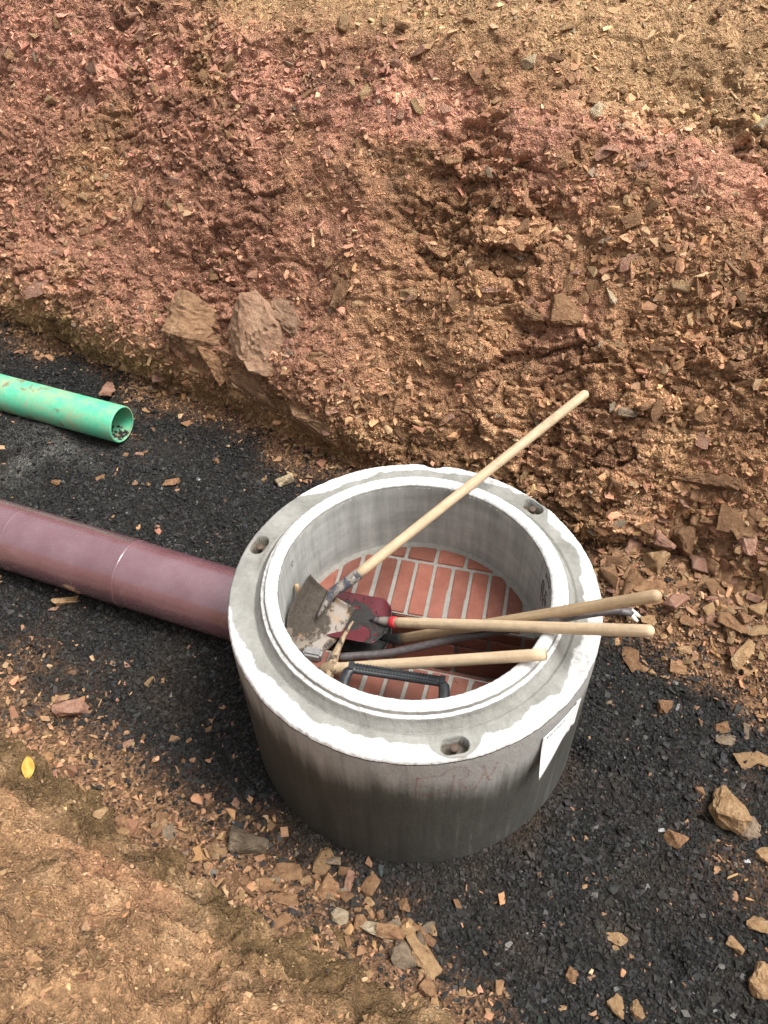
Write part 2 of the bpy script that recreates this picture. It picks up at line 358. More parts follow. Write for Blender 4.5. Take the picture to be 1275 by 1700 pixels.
# soil colours
C_BROWN = np.array([.345, .188, .100]); C_RED = np.array([.340, .170, .108]); C_PINK = np.array([.50, .245, .168]); C_OCHRE = np.array([.385, .238, .126])
C_OLIVE = np.array([.310, .200, .092]); C_DARK = np.array([.165, .105, .070]); C_TAN = np.array([.43, .27, .14])
def slope_color(u, v, z):
    lo = fbm(u*1.3, v*1.3, 4, 31); mi = fbm(u*4, v*4, 4, 37); hi = fbm(u*14, v*14, 3, 41)
    c = np.broadcast_to(C_BROWN, u.shape+(3,)).copy()
    c = mixc(c, C_RED, sstep(-.35, .3, lo+.25*mi-u*.16-.12))
    c = mixc(c, C_TAN, .45*sstep(.15, .6, mi)*sstep(1.4, .2, z))
    c = mixc(c, C_OLIVE, sstep(.50, .16, z+.16*mi+.12*sstep(-.6, .8, u))*.75*sstep(-.5, .3, lo+.4*mi+.2))
    band = np.exp(-((z-1.50+.10*lo+.06*mi)/.17)**2)
    c = mixc(c, C_PINK, band*sstep(-.35, .35, mi+.2)*.85)
    c = mixc(c, C_DARK, .4*sstep(.25, .6, fbm(u*3+9, v*6, 4, 53))*sstep(.9, 1.2, z)*sstep(1.75, 1.5, z))
    c = mixc(c, C_OCHRE, sstep(1.58, 1.80, z+.10*mi+.05*hi+.04*(u+1.4)))
    c *= .95*(1+.24*mi+.20*hi)[..., None]
    return np.clip(c, .02, 1)

# --- the far slope
BASE_V0 = 0.0
su = axis(-4.35, 1.95, .0098, -45, 45); sv = axis(.25, 3.25, .0085, -.001, 60)
sv = np.concatenate([[0., .1, .18], sv[sv > .2]])
U, V_ = np.meshgrid(su, sv)
bp = [(.62, -.30), (.80, -.12), (.92, .0), (1.04, .22), (1.30, .60), (1.62, 1.02), (1.96, 1.44), (2.20, 1.68), (2.60, 1.93), (3.2, 2.15), (4.5, 2.35), (12, 2.6), (60, 2.8)]
nn, zz, an, az = profile(bp, V_)
fade = np.exp(-np.maximum(np.abs(U+1.2)-3.6, 0)*.6)*np.exp(-np.maximum(V_-4.2, 0)*.5)
wu = U+.05*fbm(U*5, V_*5, 3, 3); wv = V_+.05*fbm(U*5+40, V_*5, 3, 5)
disp = .10*fbm(U*1.1, V_*1.1, 3, 11)+.050*fbm(wu*3.5, wv*3.5, 4, 13)
disp += .15*np.exp(-((zz-.42-.05*np.sin(U*3))/.17)**2)*sstep(-.75, -1.5, U)*(.7+.6*fbm(U*3.1, V_*0+2, 3, 15))
disp -= .15*np.exp(-((zz-.08)/.13)**2)*sstep(-.3, -1.2, U)
disp -= .12*np.exp(-((zz-.13)/.10)**2)*np.exp(-((U-.22)/.28)**2)
rough_zone = sstep(-.25, .35, fbm(U*1.5, V_*1.5, 3, 17)+.35*sstep(-1.4, .3, U)*sstep(1.5, .8, zz)+.25*sstep(-.5, -1.4, U)*sstep(.9, .4, zz)-.1)
topz = sstep(1.5, 1.8, zz)
d1, h1, e1 = chunks(wu, wv, .115, 1.7, .28, 101, .024, .36, .030)
d2, h2, e2 = chunks(wu, wv, .050, 1.8, .22, 111, .0115, .44, .014)
d3, h3, e3 = chunks(wu+.01*fbm(U*30, V_*30, 2, 7), wv, .024, 1.5, .1, 121, .0055, .42, .005)
lf_ = 1-.45*sstep(-.5, -1.6, U)*sstep(.5, .8, zz)
disp += (d1*(.30+.75*rough_zone)*lf_+d2*(.45+.7*rough_zone)*lf_+d3*(.8+.4*rough_zone))*(1-.40*topz)
disp += .010*fbm(U*24, V_*24, 3, 19)
hole = sstep(.30, .55, fbm(U*2.6+3, V_*4.5, 3, 23))*sstep(.95, 1.25, zz)*sstep(1.95, 1.6, zz)
disp -= .022*hole
disp *= fade
off = .05*fbm(U*.8+7, V_*0+1, 2, 29)*fade                     # the foot of the slope wanders
nn2 = nn+an*disp+off; zz2 = zz+az*disp
SV = nn2[..., None]*N+U[..., None]*T; SV[..., 2] = zz2
scol = slope_color(U, V_, zz)
scol *= (1+.22*(h2-.5)*2*(.4+.6*rough_zone)+.16*(h1-.5)*2*rough_zone+.10*(h3-.5)*2)[..., None]
slope = link('excavated_slope', np_mesh('excavated_slope', SV.reshape(-1, 3), grid_faces(len(su), len(sv)), True, scol.reshape(-1, 3)), M['soil'])
tag(slope, kind='structure')
SN = an[..., None]*N; SN[..., 2] = az

# --- the near bank
bu = axis(-2.6, 1.2, .012, -45, 45); bv = axis(.15, 2.0, .012, -.001, 60)
bv = np.concatenate([[0., .1], bv[bv > .12]])
BU, BV = np.meshgrid(bu, bv)
bb = [(-.74, -.22), (-.88, -.05), (-.98, .05), (-1.10, .17), (-1.23, .32), (-1.54, .53), (-1.9, .78), (-2.3, 1.15), (-2.8, 1.42), (-4, 1.5), (-60, 1.6)]
n_, z_, xn, xz = profile(bb, BV); xn, xz = -xn, -xz
fd = np.exp(-np.maximum(np.abs(BU+.6)-2.2, 0)*.6)*np.exp(-np.maximum(BV-3, 0)*.5)
wu = BU+.04*fbm(BU*6, BV*6, 3, 203); wv = BV+.04*fbm(BU*6+9, BV*6, 3, 205)
dd = .07*fbm(BU*1.4, BV*1.4, 3, 211)+.050*fbm(wu*5, wv*5, 4, 213)+.026*fbm(wu*15, wv*15, 4, 215)
k1, g1, q1 = chunks(wu, wv, .07, 1.4, -.3, 221, .020, .40, .010); k2, g2, q2 = chunks(wu, wv, .03, 1.4, -.3, 231, .009, .40, .004)
dd += k1*(.4+.6*sstep(0, .4, fbm(BU*3, BV*3, 2, 217)))+k2
dd *= fd; bo = .05*fbm(BU*1.1+3, BV*0, 2, 219)*fd
BP = (n_+xn*dd+bo)[..., None]*N+BU[..., None]*T; BP[..., 2] = z_+xz*dd
lo = fbm(BU*2.2, BV*2.2, 4, 241); mi = fbm(BU*7, BV*7, 4, 243)
bc = np.broadcast_to(np.array([.37, .215, .112]), BU.shape+(3,)).copy()
bc = mixc(bc, [.40, .205, .115], sstep(0, .5, lo)*.8); bc = mixc(bc, [.150, .096, .045], sstep(.27, .15, z_+.05*lo+.04*mi)*.9); bc = mixc(bc, [.44, .28, .155], sstep(.1, .6, mi)*.6)  # dark olive foot band: damp soil with its shade painted into the colour
bc = mixc(bc, [.19, .118, .062], sstep(.1, .5, fbm(BU*6+3, BV*10, 4, 247))*.75)
bc *= .78*(1+.3*mi+.35*(g1-.5)+.35*(g2-.5))[..., None]
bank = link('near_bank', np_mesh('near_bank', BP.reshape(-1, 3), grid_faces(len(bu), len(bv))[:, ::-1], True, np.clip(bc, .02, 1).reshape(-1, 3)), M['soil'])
tag(bank, kind='structure')

# --- the gravelled floor
fu = axis(-4.4, 2.0, .016, -45, 45); fv = np.arange(-1.30, 1.30, .016)
FU, FV = np.meshgrid(fu, fv)
P_RED = (at(0, 885, .165), at(385, 1003, .165)); P_GRN = (at(0, 651, .125), at(203, 705, .125))
def line_dist(x, y, A, B):
    d = nrm([B[0]-A[0], B[1]-A[1]]); return (x-A[0])*-d[1]+(y-A[1])*d[0], (x-B[0])*d[0]+(y-B[1])*d[1]
HOLES = [(at(1115, 1590), .045, .05), (at(955, 1245), .05, .05), (at(1098, 1278), .028, .025)]
def floor_z(u, n):
    x = u*T[0]+n*N[0]; y = u*T[1]+n*N[1]
    z = .032*fbm(u*1.7, n*1.7, 3, 301)+.016*fbm(u*5, n*5, 3, 303)
    z = z+.05*sstep(.75, 1.0, np.abs(n))+.13*sstep(.56, .98, n)*sstep(.15, .6, u)
    dq, al = line_dist(x, y, *P_RED); z = z+np.where(al < .5, .03*np.exp(-(dq/.26)**2), 0)
    dq, al = line_dist(x, y, *P_GRN)
    z = z+.06*sstep(-.15, -.5, al)*np.exp(-((dq+.13)/.10)**2)+.02*np.exp(-(dq/.25)**2)*sstep(.3, -.2, al)
    z = z-(z-.004)*np.exp(-(((x-P_GRN[1][0])/.30)**2+((y-P_GRN[1][1])/.25)**2))
    r = np.hypot(x, y); z = z*sstep(.45, 1.0, r)+.0
    for c, rr, dp in HOLES: z = z-dp*np.exp(-(((x-c[0])**2+(y-c[1])**2)/rr**2)**1.5)
    return z
FZ = floor_z(FU, FV)
FP = FV[..., None]*N+FU[..., None]*T; FP[..., 2] = FZ
def soil_mix(u, n):
    """0 gravel .. 1 soil washed over the gravel"""
    e = sstep(.76, 1.0, n+.12*fbm(u*3, n*3, 3, 311)-.11*sstep(-.9, -1.7, u))+sstep(-.60, -.92, n+.16*fbm(u*3, n*3, 3, 313)+.10*sstep(-.2, .5, u))
    e = e+.9*sstep(.60, .74, n+.1*fbm(u*4, n*4, 3, 315))*sstep(.15, .45, u)
    x = u*T[0]+n*N[0]; y = u*T[1]+n*N[1]
    for (px, py, rr) in ((255, 690, .22), (20, 1160, .30), (1265, 1400, .2)):
        c = at(px, py); e = e+.6*np.exp(-((x-c[0])**2+(y-c[1])**2)/rr**2)*sstep(-.3, .4, fbm(u*8, n*8, 3, 317))
    return np.clip(e, 0, 1)
sm_ = soil_mix(FU, FV)
fc = np.broadcast_to(np.array([.0200, .0190, .0178]), FU.shape+(3,)).copy()
gp = at(60, 760); X_ = FP[..., 0]; Y_ = FP[..., 1]
fine = np.exp(-(((X_-gp[0])/.45)**2+((Y_-gp[1])/.22)**2))
fc = mixc(fc, [.085, .083, .075], fine*sstep(-.4, .3, fbm(FU*5, FV*5, 3, 319)))
fc = mixc(fc, np.array([.06, .040, .026]), .35*sstep(.10, .7, fbm(FU*2.2+5, FV*2.2, 4, 307)))
fc = mixc(fc, [.20, .112, .062], sm_*.9)
floor = link('trench_floor', np_mesh('trench_floor', FP.reshape(-1, 3), grid_faces(len(fu), len(fv)), True, fc.reshape(-1, 3)), M['bed'])
tag(floor, kind='structure')

# --- ray caster over coarse copies of the three sheets, for setting things down on them
def coarse(P, k):
    Q = P[::k, ::k]; return Q.reshape(-1, 3), grid_faces(Q.shape[1], Q.shape[0])
vs_, fs_ = [], []; base_ = 0
for P, k in ((SV, 3), (BP, 2), (FP, 2)):
    q, f = coarse(P, k); vs_.append(q); fs_.append(f+base_); base_ += len(q)
bvh = BVHTree.FromPolygons([tuple(v) for v in np.concatenate(vs_).tolist()], np.concatenate(fs_).tolist())
def cast(px, py):
    d = Vector(ray(px, py)).normalized(); h = bvh.ray_cast(Vector(CAM), d)
    return (np.array(h[0]), np.array(h[1] if h[1].dot(d) < 0 else -h[1])) if h[0] else (at(px, py), np.array([0, 0, 1.]))
def drop(x, y, z0=2.9):
    h = bvh.ray_cast(Vector((x, y, z0)), Vector((0, 0, -1)))
    return (np.array(h[0]), np.array(h[1] if h[1].z > 0 else -h[1])) if h[0] else (np.array([x, y, 0.]), np.array([0, 0, 1.]))

# ------------------------------------------------------------------ stones
def hull(npts, sx, sy, sz, seed, power=.6):
    r = np.random.default_rng(seed); p = r.normal(size=(npts, 3)); p /= np.linalg.norm(p, axis=1, keepdims=True); p *= r.uniform(.72, 1., (npts, 1)); p = np.sign(p)*np.abs(p)**power
    p *= np.array([sx, sy, sz]); bm = bmesh.new()
    for q in p: bm.verts.new(q)
    res = bmesh.ops.convex_hull(bm, input=bm.verts); bmesh.ops.delete(bm, geom=list({g for g in res['geom_interior']+res['geom_unused'] if isinstance(g, bmesh.types.BMVert)}), context='VERTS')
    bmesh.ops.triangulate(bm, faces=bm.faces); bm.verts.index_update()
    v = np.array([x.co[:] for x in bm.verts]); f = np.array([[x.index for x in y.verts] for y in bm.faces]); bm.free()
    v -= (v.max(0)+v.min(0))/2; v /= np.abs(v).max(); return v, f
GRAV = [hull(7+k % 3, 1, .8, .5, 500+k) for k in range(14)]
SHARD = [hull(7+k % 4, 1, .35+.4*((k*7) % 5)/5, .16+.22*((k*3) % 4)/4, 600+k) for k in range(24)]
def rotmats(nrmls, tilt, r):
    """random frames whose z axis is near the given normals"""
    m = len(nrmls); z = nrmls+r.normal(size=(m, 3))*np.broadcast_to(np.asarray(tilt), (m,))[:, None]; z /= np.linalg.norm(z, axis=1, keepdims=True)
    a = r.normal(size=(m, 3)); x = np.cross(a, z); x /= np.linalg.norm(x, axis=1, keepdims=True)+1e-9; return np.stack([x, np.cross(z, x), z], -1)
def scatter_mesh(name, variants, pos, mats, size, col):
    Vs, Fs, Cs = [], [], []; b = 0; which = rng.integers(0, len(variants), len(pos))
    for k, (v, f) in enumerate(variants):
        i = np.nonzero(which == k)[0]
        if not len(i): continue
        st = rng.uniform(.75, 1.3, (len(i), 1, 3)); w = np.einsum('mij,mnj->mni', mats[i], v[None]*st)*size[i][:, None, None]+pos[i][:, None]
        Vs.append(w.reshape(-1, 3)); Fs.append((f[None]+(np.arange(len(i))*len(v))[:, None, None]+b).reshape(-1, 3)); Cs.append(np.repeat(col[i], len(v), 0)); b += len(i)*len(v)
    return np_mesh(name, np.concatenate(Vs), np.concatenate(Fs), False, np.concatenate(Cs))

# gravel over the floor
def in_pipe(x, y):
    dq, al = line_dist(x, y, *P_RED); dg, bl = line_dist(x, y, *P_GRN); return ((np.abs(dq) < .11) & (al < .3)) | ((np.abs(dg) < .07) & (bl < -.02))
ng = 124000
gu = rng.uniform(-4.2, 1.75, ng); gn = rng.uniform(-1.12, 1.12, ng); gx = gu*T[0]+gn*N[0]; gy = gu*T[1]+gn*N[1]
depth = (np.stack([gx, gy, 0*gx], -1)-CAM)@FW; px_ = 637.5+F*((np.stack([gx, gy, 0*gx], -1)-CAM)@RT)/depth; py_ = 850-F*((np.stack([gx, gy, 0*gx], -1)-CAM)@UP)/depth
near = (px_ > -160) & (px_ < 1435) & (py_ > 380) & (py_ < 1900)
gs = np.clip(rng.lognormal(math.log(.0054), .46, ng), .0030, .018)*(1+.25*fbm(gu*2.5, gn*2.5, 3, 305))
smx = soil_mix(gu, gn); fin_ = np.exp(-(((gx-gp[0])/.45)**2+((gy-gp[1])/.22)**2))
keep = near & (np.hypot(gx, gy) > .652) & ~in_pipe(gx, gy) & (rng.random(ng) > .75*smx) & (rng.random(ng) > .72*fin_)
gu, gn, gx, gy, gs, smx = [a[keep] for a in (gu, gn, gx, gy, gs, smx)]
gz = floor_z(gu, gn)+gs*rng.uniform(-.15, .35, len(gs))
gcol = np.array([.0300, .0292, .0280])*rng.lognormal(-.08, .34, (len(gs), 1))*(1+rng.normal(0, .05, (len(gs), 3)))
lt = rng.random(len(gs)) < .012; gcol[lt] = np.array([.13, .125, .115])*rng.uniform(.5, 1.5, (lt.sum(), 1))
br = rng.random(len(gs)) < .012+.35*smx; gcol[br] = np.array([.22, .125, .075])*rng.uniform(.5, 1.4, (br.sum(), 1))
gcol = mixc(gcol, np.array([.075, .052, .034]), .35*sstep(.10, .7, fbm(gu*2.2+5, gn*2.2, 4, 307))); gcol = np.clip(gcol, .006, .7)
gm = scatter_mesh('gravel', GRAV, np.stack([gx, gy, gz], -1), rotmats(np.tile([0, 0, 1.], (len(gs), 1)), .55, rng), gs, gcol)
tag(link('gravel', gm, M['gravel']), 'dark crushed gravel covering the trench floor', 'gravel', kind='stuff')

# crumbs and chips on the slope, the bank and spilled over the gravel
def grid_sample(P, Nn, us, vs, m, box):
    i = rng.uniform(np.searchsorted(us, box[0]), np.searchsorted(us, box[1])-2, m); j = rng.uniform(np.searchsorted(vs, box[2]), np.searchsorted(vs, box[3])-2, m)
    a = i.astype(int); b = j.astype(int); fx = (i-a)[:, None]; fy = (j-b)[:, None]
    p = (P[b, a]*(1-fx)+P[b, a+1]*fx)*(1-fy)+(P[b+1, a]*(1-fx)+P[b+1, a+1]*fx)*fy
    return p, Nn[b, a], us[a], vs[b], (b, a)
def frag_colors(base, m, r):
    c = base*r.lognormal(.02, .24, (m, 1))*(1+r.normal(0, .05, (m, 3)))
    p = r.random(m) < .05; c[p] = np.array([.44, .29, .165])*r.uniform(.75, 1.25, (p.sum(), 1))
    q = r.random(m) < .02; c[q] = np.array([.215, .160, .110])*r.uniform(.6, 1.5, (q.sum(), 1))
    return np.clip(c, .03, .75)
ns = 106000
p, nv_, u_, v_, ix = grid_sample(SV, SN, su, sv, ns, (-4.3, 1.9, .3, 3.2))
dens = .34+.66*sstep(-.2, .35, fbm(u_*2.1, v_*2.1, 3, 401)); dens = np.maximum(dens, sstep(-.2, .8, u_)*sstep(.9, .3, p[:, 2])*1.2); keep = rng.random(ns) < dens
p, nv_, u_, v_ = p[keep], nv_[keep], u_[keep], v_[keep]; ix = (ix[0][keep], ix[1][keep]); m = len(p)
sz = np.clip(rng.lognormal(math.log(.0068), .62, m), .0034, .042)*(1+.30*fbm(u_*3+4, v_*3, 3, 403))*(1+.35*sstep(.0, .8, u_)*sstep(.8, .2, p[:, 2]))
mats = rotmats(nv_+np.array([0, 0, .25]), .55, rng)
big = np.argsort(-sz)[:300]; small = np.setdiff1d(np.arange(m), big)
cols = frag_colors(scol[ix]*1.12, m, rng)
ch = link('loose_chips', scatter_mesh('loose_chips', SHARD, p[small]+nv_[small]*(sz[small]*.10)[:, None], mats[small], sz[small], cols[small]), M['frag'], slope)
tag(ch, kind='stuff')

# rock meshes for single stones (shared data)
def rock_mesh(name, sx, sy, sz, seed, npts=14, cuts=3, amp=.075):
    v, f = hull(npts, sx, sy, sz, seed, .55); bm = bmesh.new(); vs = [bm.verts.new(q) for q in v]
    for t in f: bm.faces.new([vs[i] for i in t])
    bmesh.ops.recalc_face_normals(bm, faces=bm.faces)
    bmesh.ops.bevel(bm, geom=bm.edges[:], offset=.05, segments=1, affect='EDGES', clamp_overlap=True)
    bmesh.ops.triangulate(bm, faces=bm.faces)
    if cuts: bmesh.ops.subdivide_edges(bm, edges=[e for e in bm.edges if e.calc_length() > .22], cuts=cuts, use_grid_fill=True)
    bmesh.ops.triangulate(bm, faces=bm.faces)
    r = np.random.default_rng(seed+9); ph = r.uniform(0, 50, 3)
    from mathutils import noise
    for q in bm.verts:
        w = noise.fractal(q.co*2.2+Vector(ph), .6, 2.2, 5); q.co += q.co.normalized()*w*amp*1.6
    me = bpy.data.meshes.new(name); bm.to_mesh(me); bm.free(); me.shade_flat(); return me
ROCK = {'block': [rock_mesh('rock_block', 1, .8, .62, 700+k) for k in range(6)], 'slab': [rock_mesh('rock_slab', 1, .55, .24, 730+k, 13) for k in range(7)], 'long': [rock_mesh('rock_long', 1, .38, .28, 760+k, 13) for k in range(5)],
        'chip': [rock_mesh('rock_chip', 1, .6, .35, 790+k, 10, 0, .02) for k in range(8)]}
MESHMAT = {}
def rock_data(shape, k, mat):
    key = (shape, k % len(ROCK[shape]), mat)
    if key not in MESHMAT:
        me = ROCK[shape][key[1]].copy(); me.materials.append(M[mat]); MESHMAT[key] = me
    return MESHMAT[key]
def rock_at(name, pos, Rm, size, shape, k, mat, parent=None):
    o = bpy.data.objects.new(name, rock_data(shape, k, mat)); COL.objects.link(o)
    o.matrix_world = Matrix([[*(Rm[i]*size), pos[i]] for i in range(3)]+[[0, 0, 0, 1]])
    if parent: o.parent = parent
    return o
SHN = ['chip', 'slab', 'chip', 'long']
for k, i in enumerate(big):
    rock_at('stone', p[i]+nv_[i]*sz[i]*.08, mats[i], sz[i]*1.1, SHN[k % 4], k//4, ['rock_brown', 'rock_brown', 'rock_brown', 'rock_tan', 'rock_pink', 'rock_brown'][int(rng.integers(0, 6))] if p[i][2] < 1.5 else ['rock_tan', 'rock_brown', 'rock_pink', 'rock_tan'][int(rng.integers(0, 4))], slope)

# bank crumbs
BN = xn[..., None]*N; BN[..., 2] = xz
nb = 20000; p, nv_, u_, v_, ix = grid_sample(BP, BN, bu, bv, nb, (-2.5, 1.1, .12, 1.9)); sz = np.clip(rng.lognormal(math.log(.0050), .5, nb), .0028, .020)
tag(link('loose_crumbs', scatter_mesh('loose_crumbs', GRAV+SHARD, p, rotmats(nv_, .5, rng), sz, frag_colors(bc[ix]*1.05, nb, rng)), M['frag'], bank), kind='stuff')
# soil chips spilled over the gravel
nsp = 36000; u_ = rng.uniform(-4.2, 1.75, nsp); n_s = rng.uniform(-1.12, 1.12, nsp); smx = soil_mix(u_, n_s); x = u_*T[0]+n_s*N[0]; y = u_*T[1]+n_s*N[1]
keep = (rng.random(nsp) < .006+.62*smx**1.2) & (np.hypot(x, y) > .66) & ~in_pipe(x, y)
u_, n_s, x, y, smx = u_[keep], n_s[keep], x[keep], y[keep], smx[keep]; m = len(u_); sz = np.clip(rng.lognormal(math.log(.0080), .52, m), .0035, .026)
pos = np.stack([x, y, floor_z(u_, n_s)+sz*.25+.003], -1)
tag(link('spilled_soil_chips', scatter_mesh('spilled_soil_chips', SHARD+GRAV, pos, rotmats(np.tile([0, 0, 1.], (m, 1)), .35, rng), sz, frag_colors(np.tile(np.array([.30, .168, .088]), (m, 1)), m, rng)), M['frag']),
    'small brown soil chips spilled along the gravel edges', 'soil chips', kind='stuff')

# ------------------------------------------------------------------ the manhole base
mh = empty('manhole_base'); tag(mh, 'round concrete manhole base with brick lined floor standing on the gravel', 'manhole')
Z0 = .758
prof_out = [(.650, -.10), (.650, .740), (.648, .750), (.641, .757)]
shoulder_r = np.linspace(.641, .563, 26)
prof_lip = [(.560, .7555), (.556, .751), (.552, .757), (.545, .765), (.536, .776), (.532, .784), (.530, .791), (.5265, .7955), (.518, .797), (.5155, .801), (.514, .808), (.510, .8145), (.503, .8175), (.492, .819), (.480, .8175), (.473, .813), (.468, .805), (.467, .795)]
R_, Z_, K_ = [], [], []
def addp(r, z, kind): R_.append(r); Z_.append(z); K_.append(kind)
for z in np.linspace(-.10, .735, 46): addp(.650, z, 'wall')
for r, z in ((.650, .744), (.648, .751), (.644, .756)): addp(r, z, 'top')
for r in shoulder_r: addp(r, Z0, 'top')
for r, z in prof_lip: addp(r, z, 'lip')
SEG = 1100; th = np.linspace(0, 2*np.pi, SEG, endpoint=False)
Rr = np.repeat(np.array(R_)[:, None], SEG, 1); Zz = np.repeat(np.array(Z_)[:, None], SEG, 1); TH = np.repeat(th[None], len(R_), 0)
kind = np.array(K_)
def ringnoise(f, seed, sc=1.): return fbm(np.cos(TH)*f+Zz*sc*f+20, np.sin(TH)*f+Rr*f*.7+30, 4, seed)
wl = kind == 'wall'; tp = kind == 'top'; lp = kind == 'lip'
rim = np.exp(-((Rr-.648)/.010)**2)*(Zz > .72)
Rr2 = Rr-.004*rim*np.clip(ringnoise(11, 811)+.2, 0, 1)-.0020*rim*np.abs(ringnoise(60, 813)); Zz2 = Zz-.004*rim*np.clip(ringnoise(17, 815)-.1, 0, 1)
Zz2 += np.where(tp[:, None] | lp[:, None], .0016*ringnoise(22, 817)+.0012*ringnoise(70, 819), 0); Rr2 += np.where(lp[:, None], .0016*ringnoise(40, 821), 0); Rr2 += np.where(wl[:, None], .0010*ringnoise(9, 823), 0)
chip_ = np.exp(-(((TH-math.radians(80))/.05)**2))*(Rr > .600)*tp[:, None]*np.clip((Rr-.60)/.05, 0, 1); Zz2 -= .014*chip_; Rr2 -= .010*chip_*(Rr > .635)
POCK = [math.radians(a) for a in (-81.2, 39.0, 157.3)]; PR = .606
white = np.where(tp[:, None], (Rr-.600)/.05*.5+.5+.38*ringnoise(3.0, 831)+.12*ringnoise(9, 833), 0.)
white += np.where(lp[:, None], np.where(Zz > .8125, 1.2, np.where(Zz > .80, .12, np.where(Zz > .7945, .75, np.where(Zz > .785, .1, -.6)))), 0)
dl = (TH-math.radians(160)+np.pi) % (2*np.pi)-np.pi; white -= np.where(tp[:, None], 1.3*np.exp(-(dl/.42)**2), 0)
grime_dark = np.where(lp[:, None], .55*np.exp(-((Rr-.556)/.006)**2), 0)+np.where(tp[:, None], .38*np.exp(-(dl/.35)**2)+.2*np.exp(-((Rr-.566)/.01)**2), 0)+np.where(lp[:, None], .42*np.exp(-((Rr-.469)/.0035)**2), 0)
for a in POCK:
    da = (TH-a+np.pi) % (2*np.pi)-np.pi; x = da*PR; y = Rr-PR
    d = np.hypot(np.maximum(np.abs(x)-.016, 0), y)
    white -= np.where(tp[:, None], 1.2*np.exp(-(d/.045)**2), 0)
    Zz2 = np.where(tp[:, None] & (d < .0285), .758-.045*sstep(.0285, .0250, d), Zz2); grime_dark += np.where(tp[:, None], .35*np.exp(-(d/.03)**2)+.8*(d < .0262), 0)  # pockets darkened brown, strongest on their floors
wallv = np.where(wl[:, None], .05+.95*sstep(.42, .72, Zz+.05*ringnoise(2.2, 841))+.25*np.cos(TH+math.radians(35)), -2.)  # paler film above; cosine term paints the lit right-front side lighter
ring_col = np.stack([white, wallv, grime_dark], -1)
RV = np.stack([Rr2*np.cos(TH), Rr2*np.sin(TH), Zz2], -1).reshape(-1, 3)
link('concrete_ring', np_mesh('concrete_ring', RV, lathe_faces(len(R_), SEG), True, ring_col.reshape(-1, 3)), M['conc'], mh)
# inner wall
SEG2 = 240; th2 = np.linspace(0, 2*np.pi, SEG2, endpoint=False); zi = np.linspace(.800, .02, 40); ri = np.full(40, .4668)
IV = np.stack([ri[:, None]*np.cos(th2), ri[:, None]*np.sin(th2), np.repeat(zi[:, None], SEG2, 1)], -1).reshape(-1, 3)
link('inner_wall', np_mesh('inner_wall', IV, lathe_faces(40, SEG2), True), M['inner'], mh)
# lifting pins
for a in POCK:
    c = np.array([PR*math.cos(a), PR*math.sin(a), 0]); V, f = [], []
    pr = [(.0001, .7495), (.0115, .7495), (.0138, .747), (.0138, .740), (.0090, .735), (.0090, .705)]; sg = 20; t2 = np.linspace(0, 2*np.pi, sg, endpoint=False)
    V = np.concatenate([np.stack([c[0]+r*np.cos(t2), c[1]+r*np.sin(t2), 0*t2+z], -1) for r, z in pr])
    poly('lifting_pin', V, lathe_faces(len(pr), sg), M['rust'], mh, True)
# benching with clinker bricks: channel runs left to right
CA = nrm([.964, -.264, 0]); CQ = np.array([-CA[1], CA[0], 0]); ZB = .470; QB, QF = .100, -.125
def benchpt(a, q, z):
    lim = math.sqrt(max(.474**2-min(abs(a), .4735)**2, 1e-6)); q = max(-lim, min(lim, q)); v = CA*a+CQ*q; return np.array([v[0], v[1], z])
qm = (QB+QF)/2; hw = (QB-QF)/2; ZI = .14
sec = [(QB, ZB-.004)]+[(QB, .33)]+[(qm+hw*math.cos(t), .33-(.33-ZI)*math.sin(t)) for t in np.linspace(0, math.pi, 13)[1:-1]]+[(QF, .33), (QF, ZB-.004)]
sec2 = [(.468, ZB-.004)]+sec+[(-.468, ZB-.004)]
SA = np.linspace(-.472, .472, 41); V = np.concatenate([[benchpt(a, q, z) for q, z in sec2] for a in SA]); ns_ = len(sec2)
bench = poly('benching', V, [(k*ns_+i, k*ns_+i+1, (k+1)*ns_+i+1, (k+1)*ns_+i) for k in range(40) for i in range(ns_-1)], M['mortar'], mh); 
def brick(corners, depth_dir, depth):
    """corners: four surface points; thickness goes along depth_dir"""
    c = np.array(corners); V = np.concatenate([c, c+np.asarray(depth_dir)*depth]); mid = V.mean(0)
    o = poly('brick', V-mid, [(0, 1, 2, 3), (7, 6, 5, 4), (0, 4, 5, 1), (1, 5, 6, 2), (2, 6, 7, 3), (3, 7, 4, 0)], M['brick'], bench); o.location = mid; clean(o, .0035, 2); return o
J = .0070
def jit(s): return random.uniform(-s, s)
def inside(a, q): return math.hypot(a, q) < .462
pit = .0742
for k in range(-7, 7):                                        # header rows on both benches
    a0 = .020+k*pit; a1 = a0+pit; sk = -.010
    if a0 < -.455 or a1 > .458: continue
    am = min(abs(a0), abs(a1)); 
    for q0, q1 in ((QB+.004, .372), (QF-.004, QF-.30)):
        qq1 = q1
        if math.hypot(am, min(abs(q0), abs(q1))) > .462: continue
        s = 1 if q1 > q0 else -1; zz0 = ZB+jit(.0015); j2 = J+jit(.0012)
        pts = [(a0+j2, q0), (a1-j2, q0), (a1-j2+sk, qq1-s*J), (a0+j2+sk, qq1-s*J)]
        brick([benchpt(a, q, zz0+(.0 if i < 2 else .001)) for i, (a, q) in enumerate(pts)], (0, 0, -1), .035)
for a0 in np.arange(-.36, .36, .122):                         # closing row at the back wall
    if math.hypot(min(abs(a0), abs(a0+.12)), .378) < .462:
        brick([benchpt(a, q, ZB+.001+jit(.001)*0) for a, q in ((a0+J, .378), (a0+.122-J, .378), (a0+.122-J, .47), (a0+J, .47))], (0, 0, -1), .035)
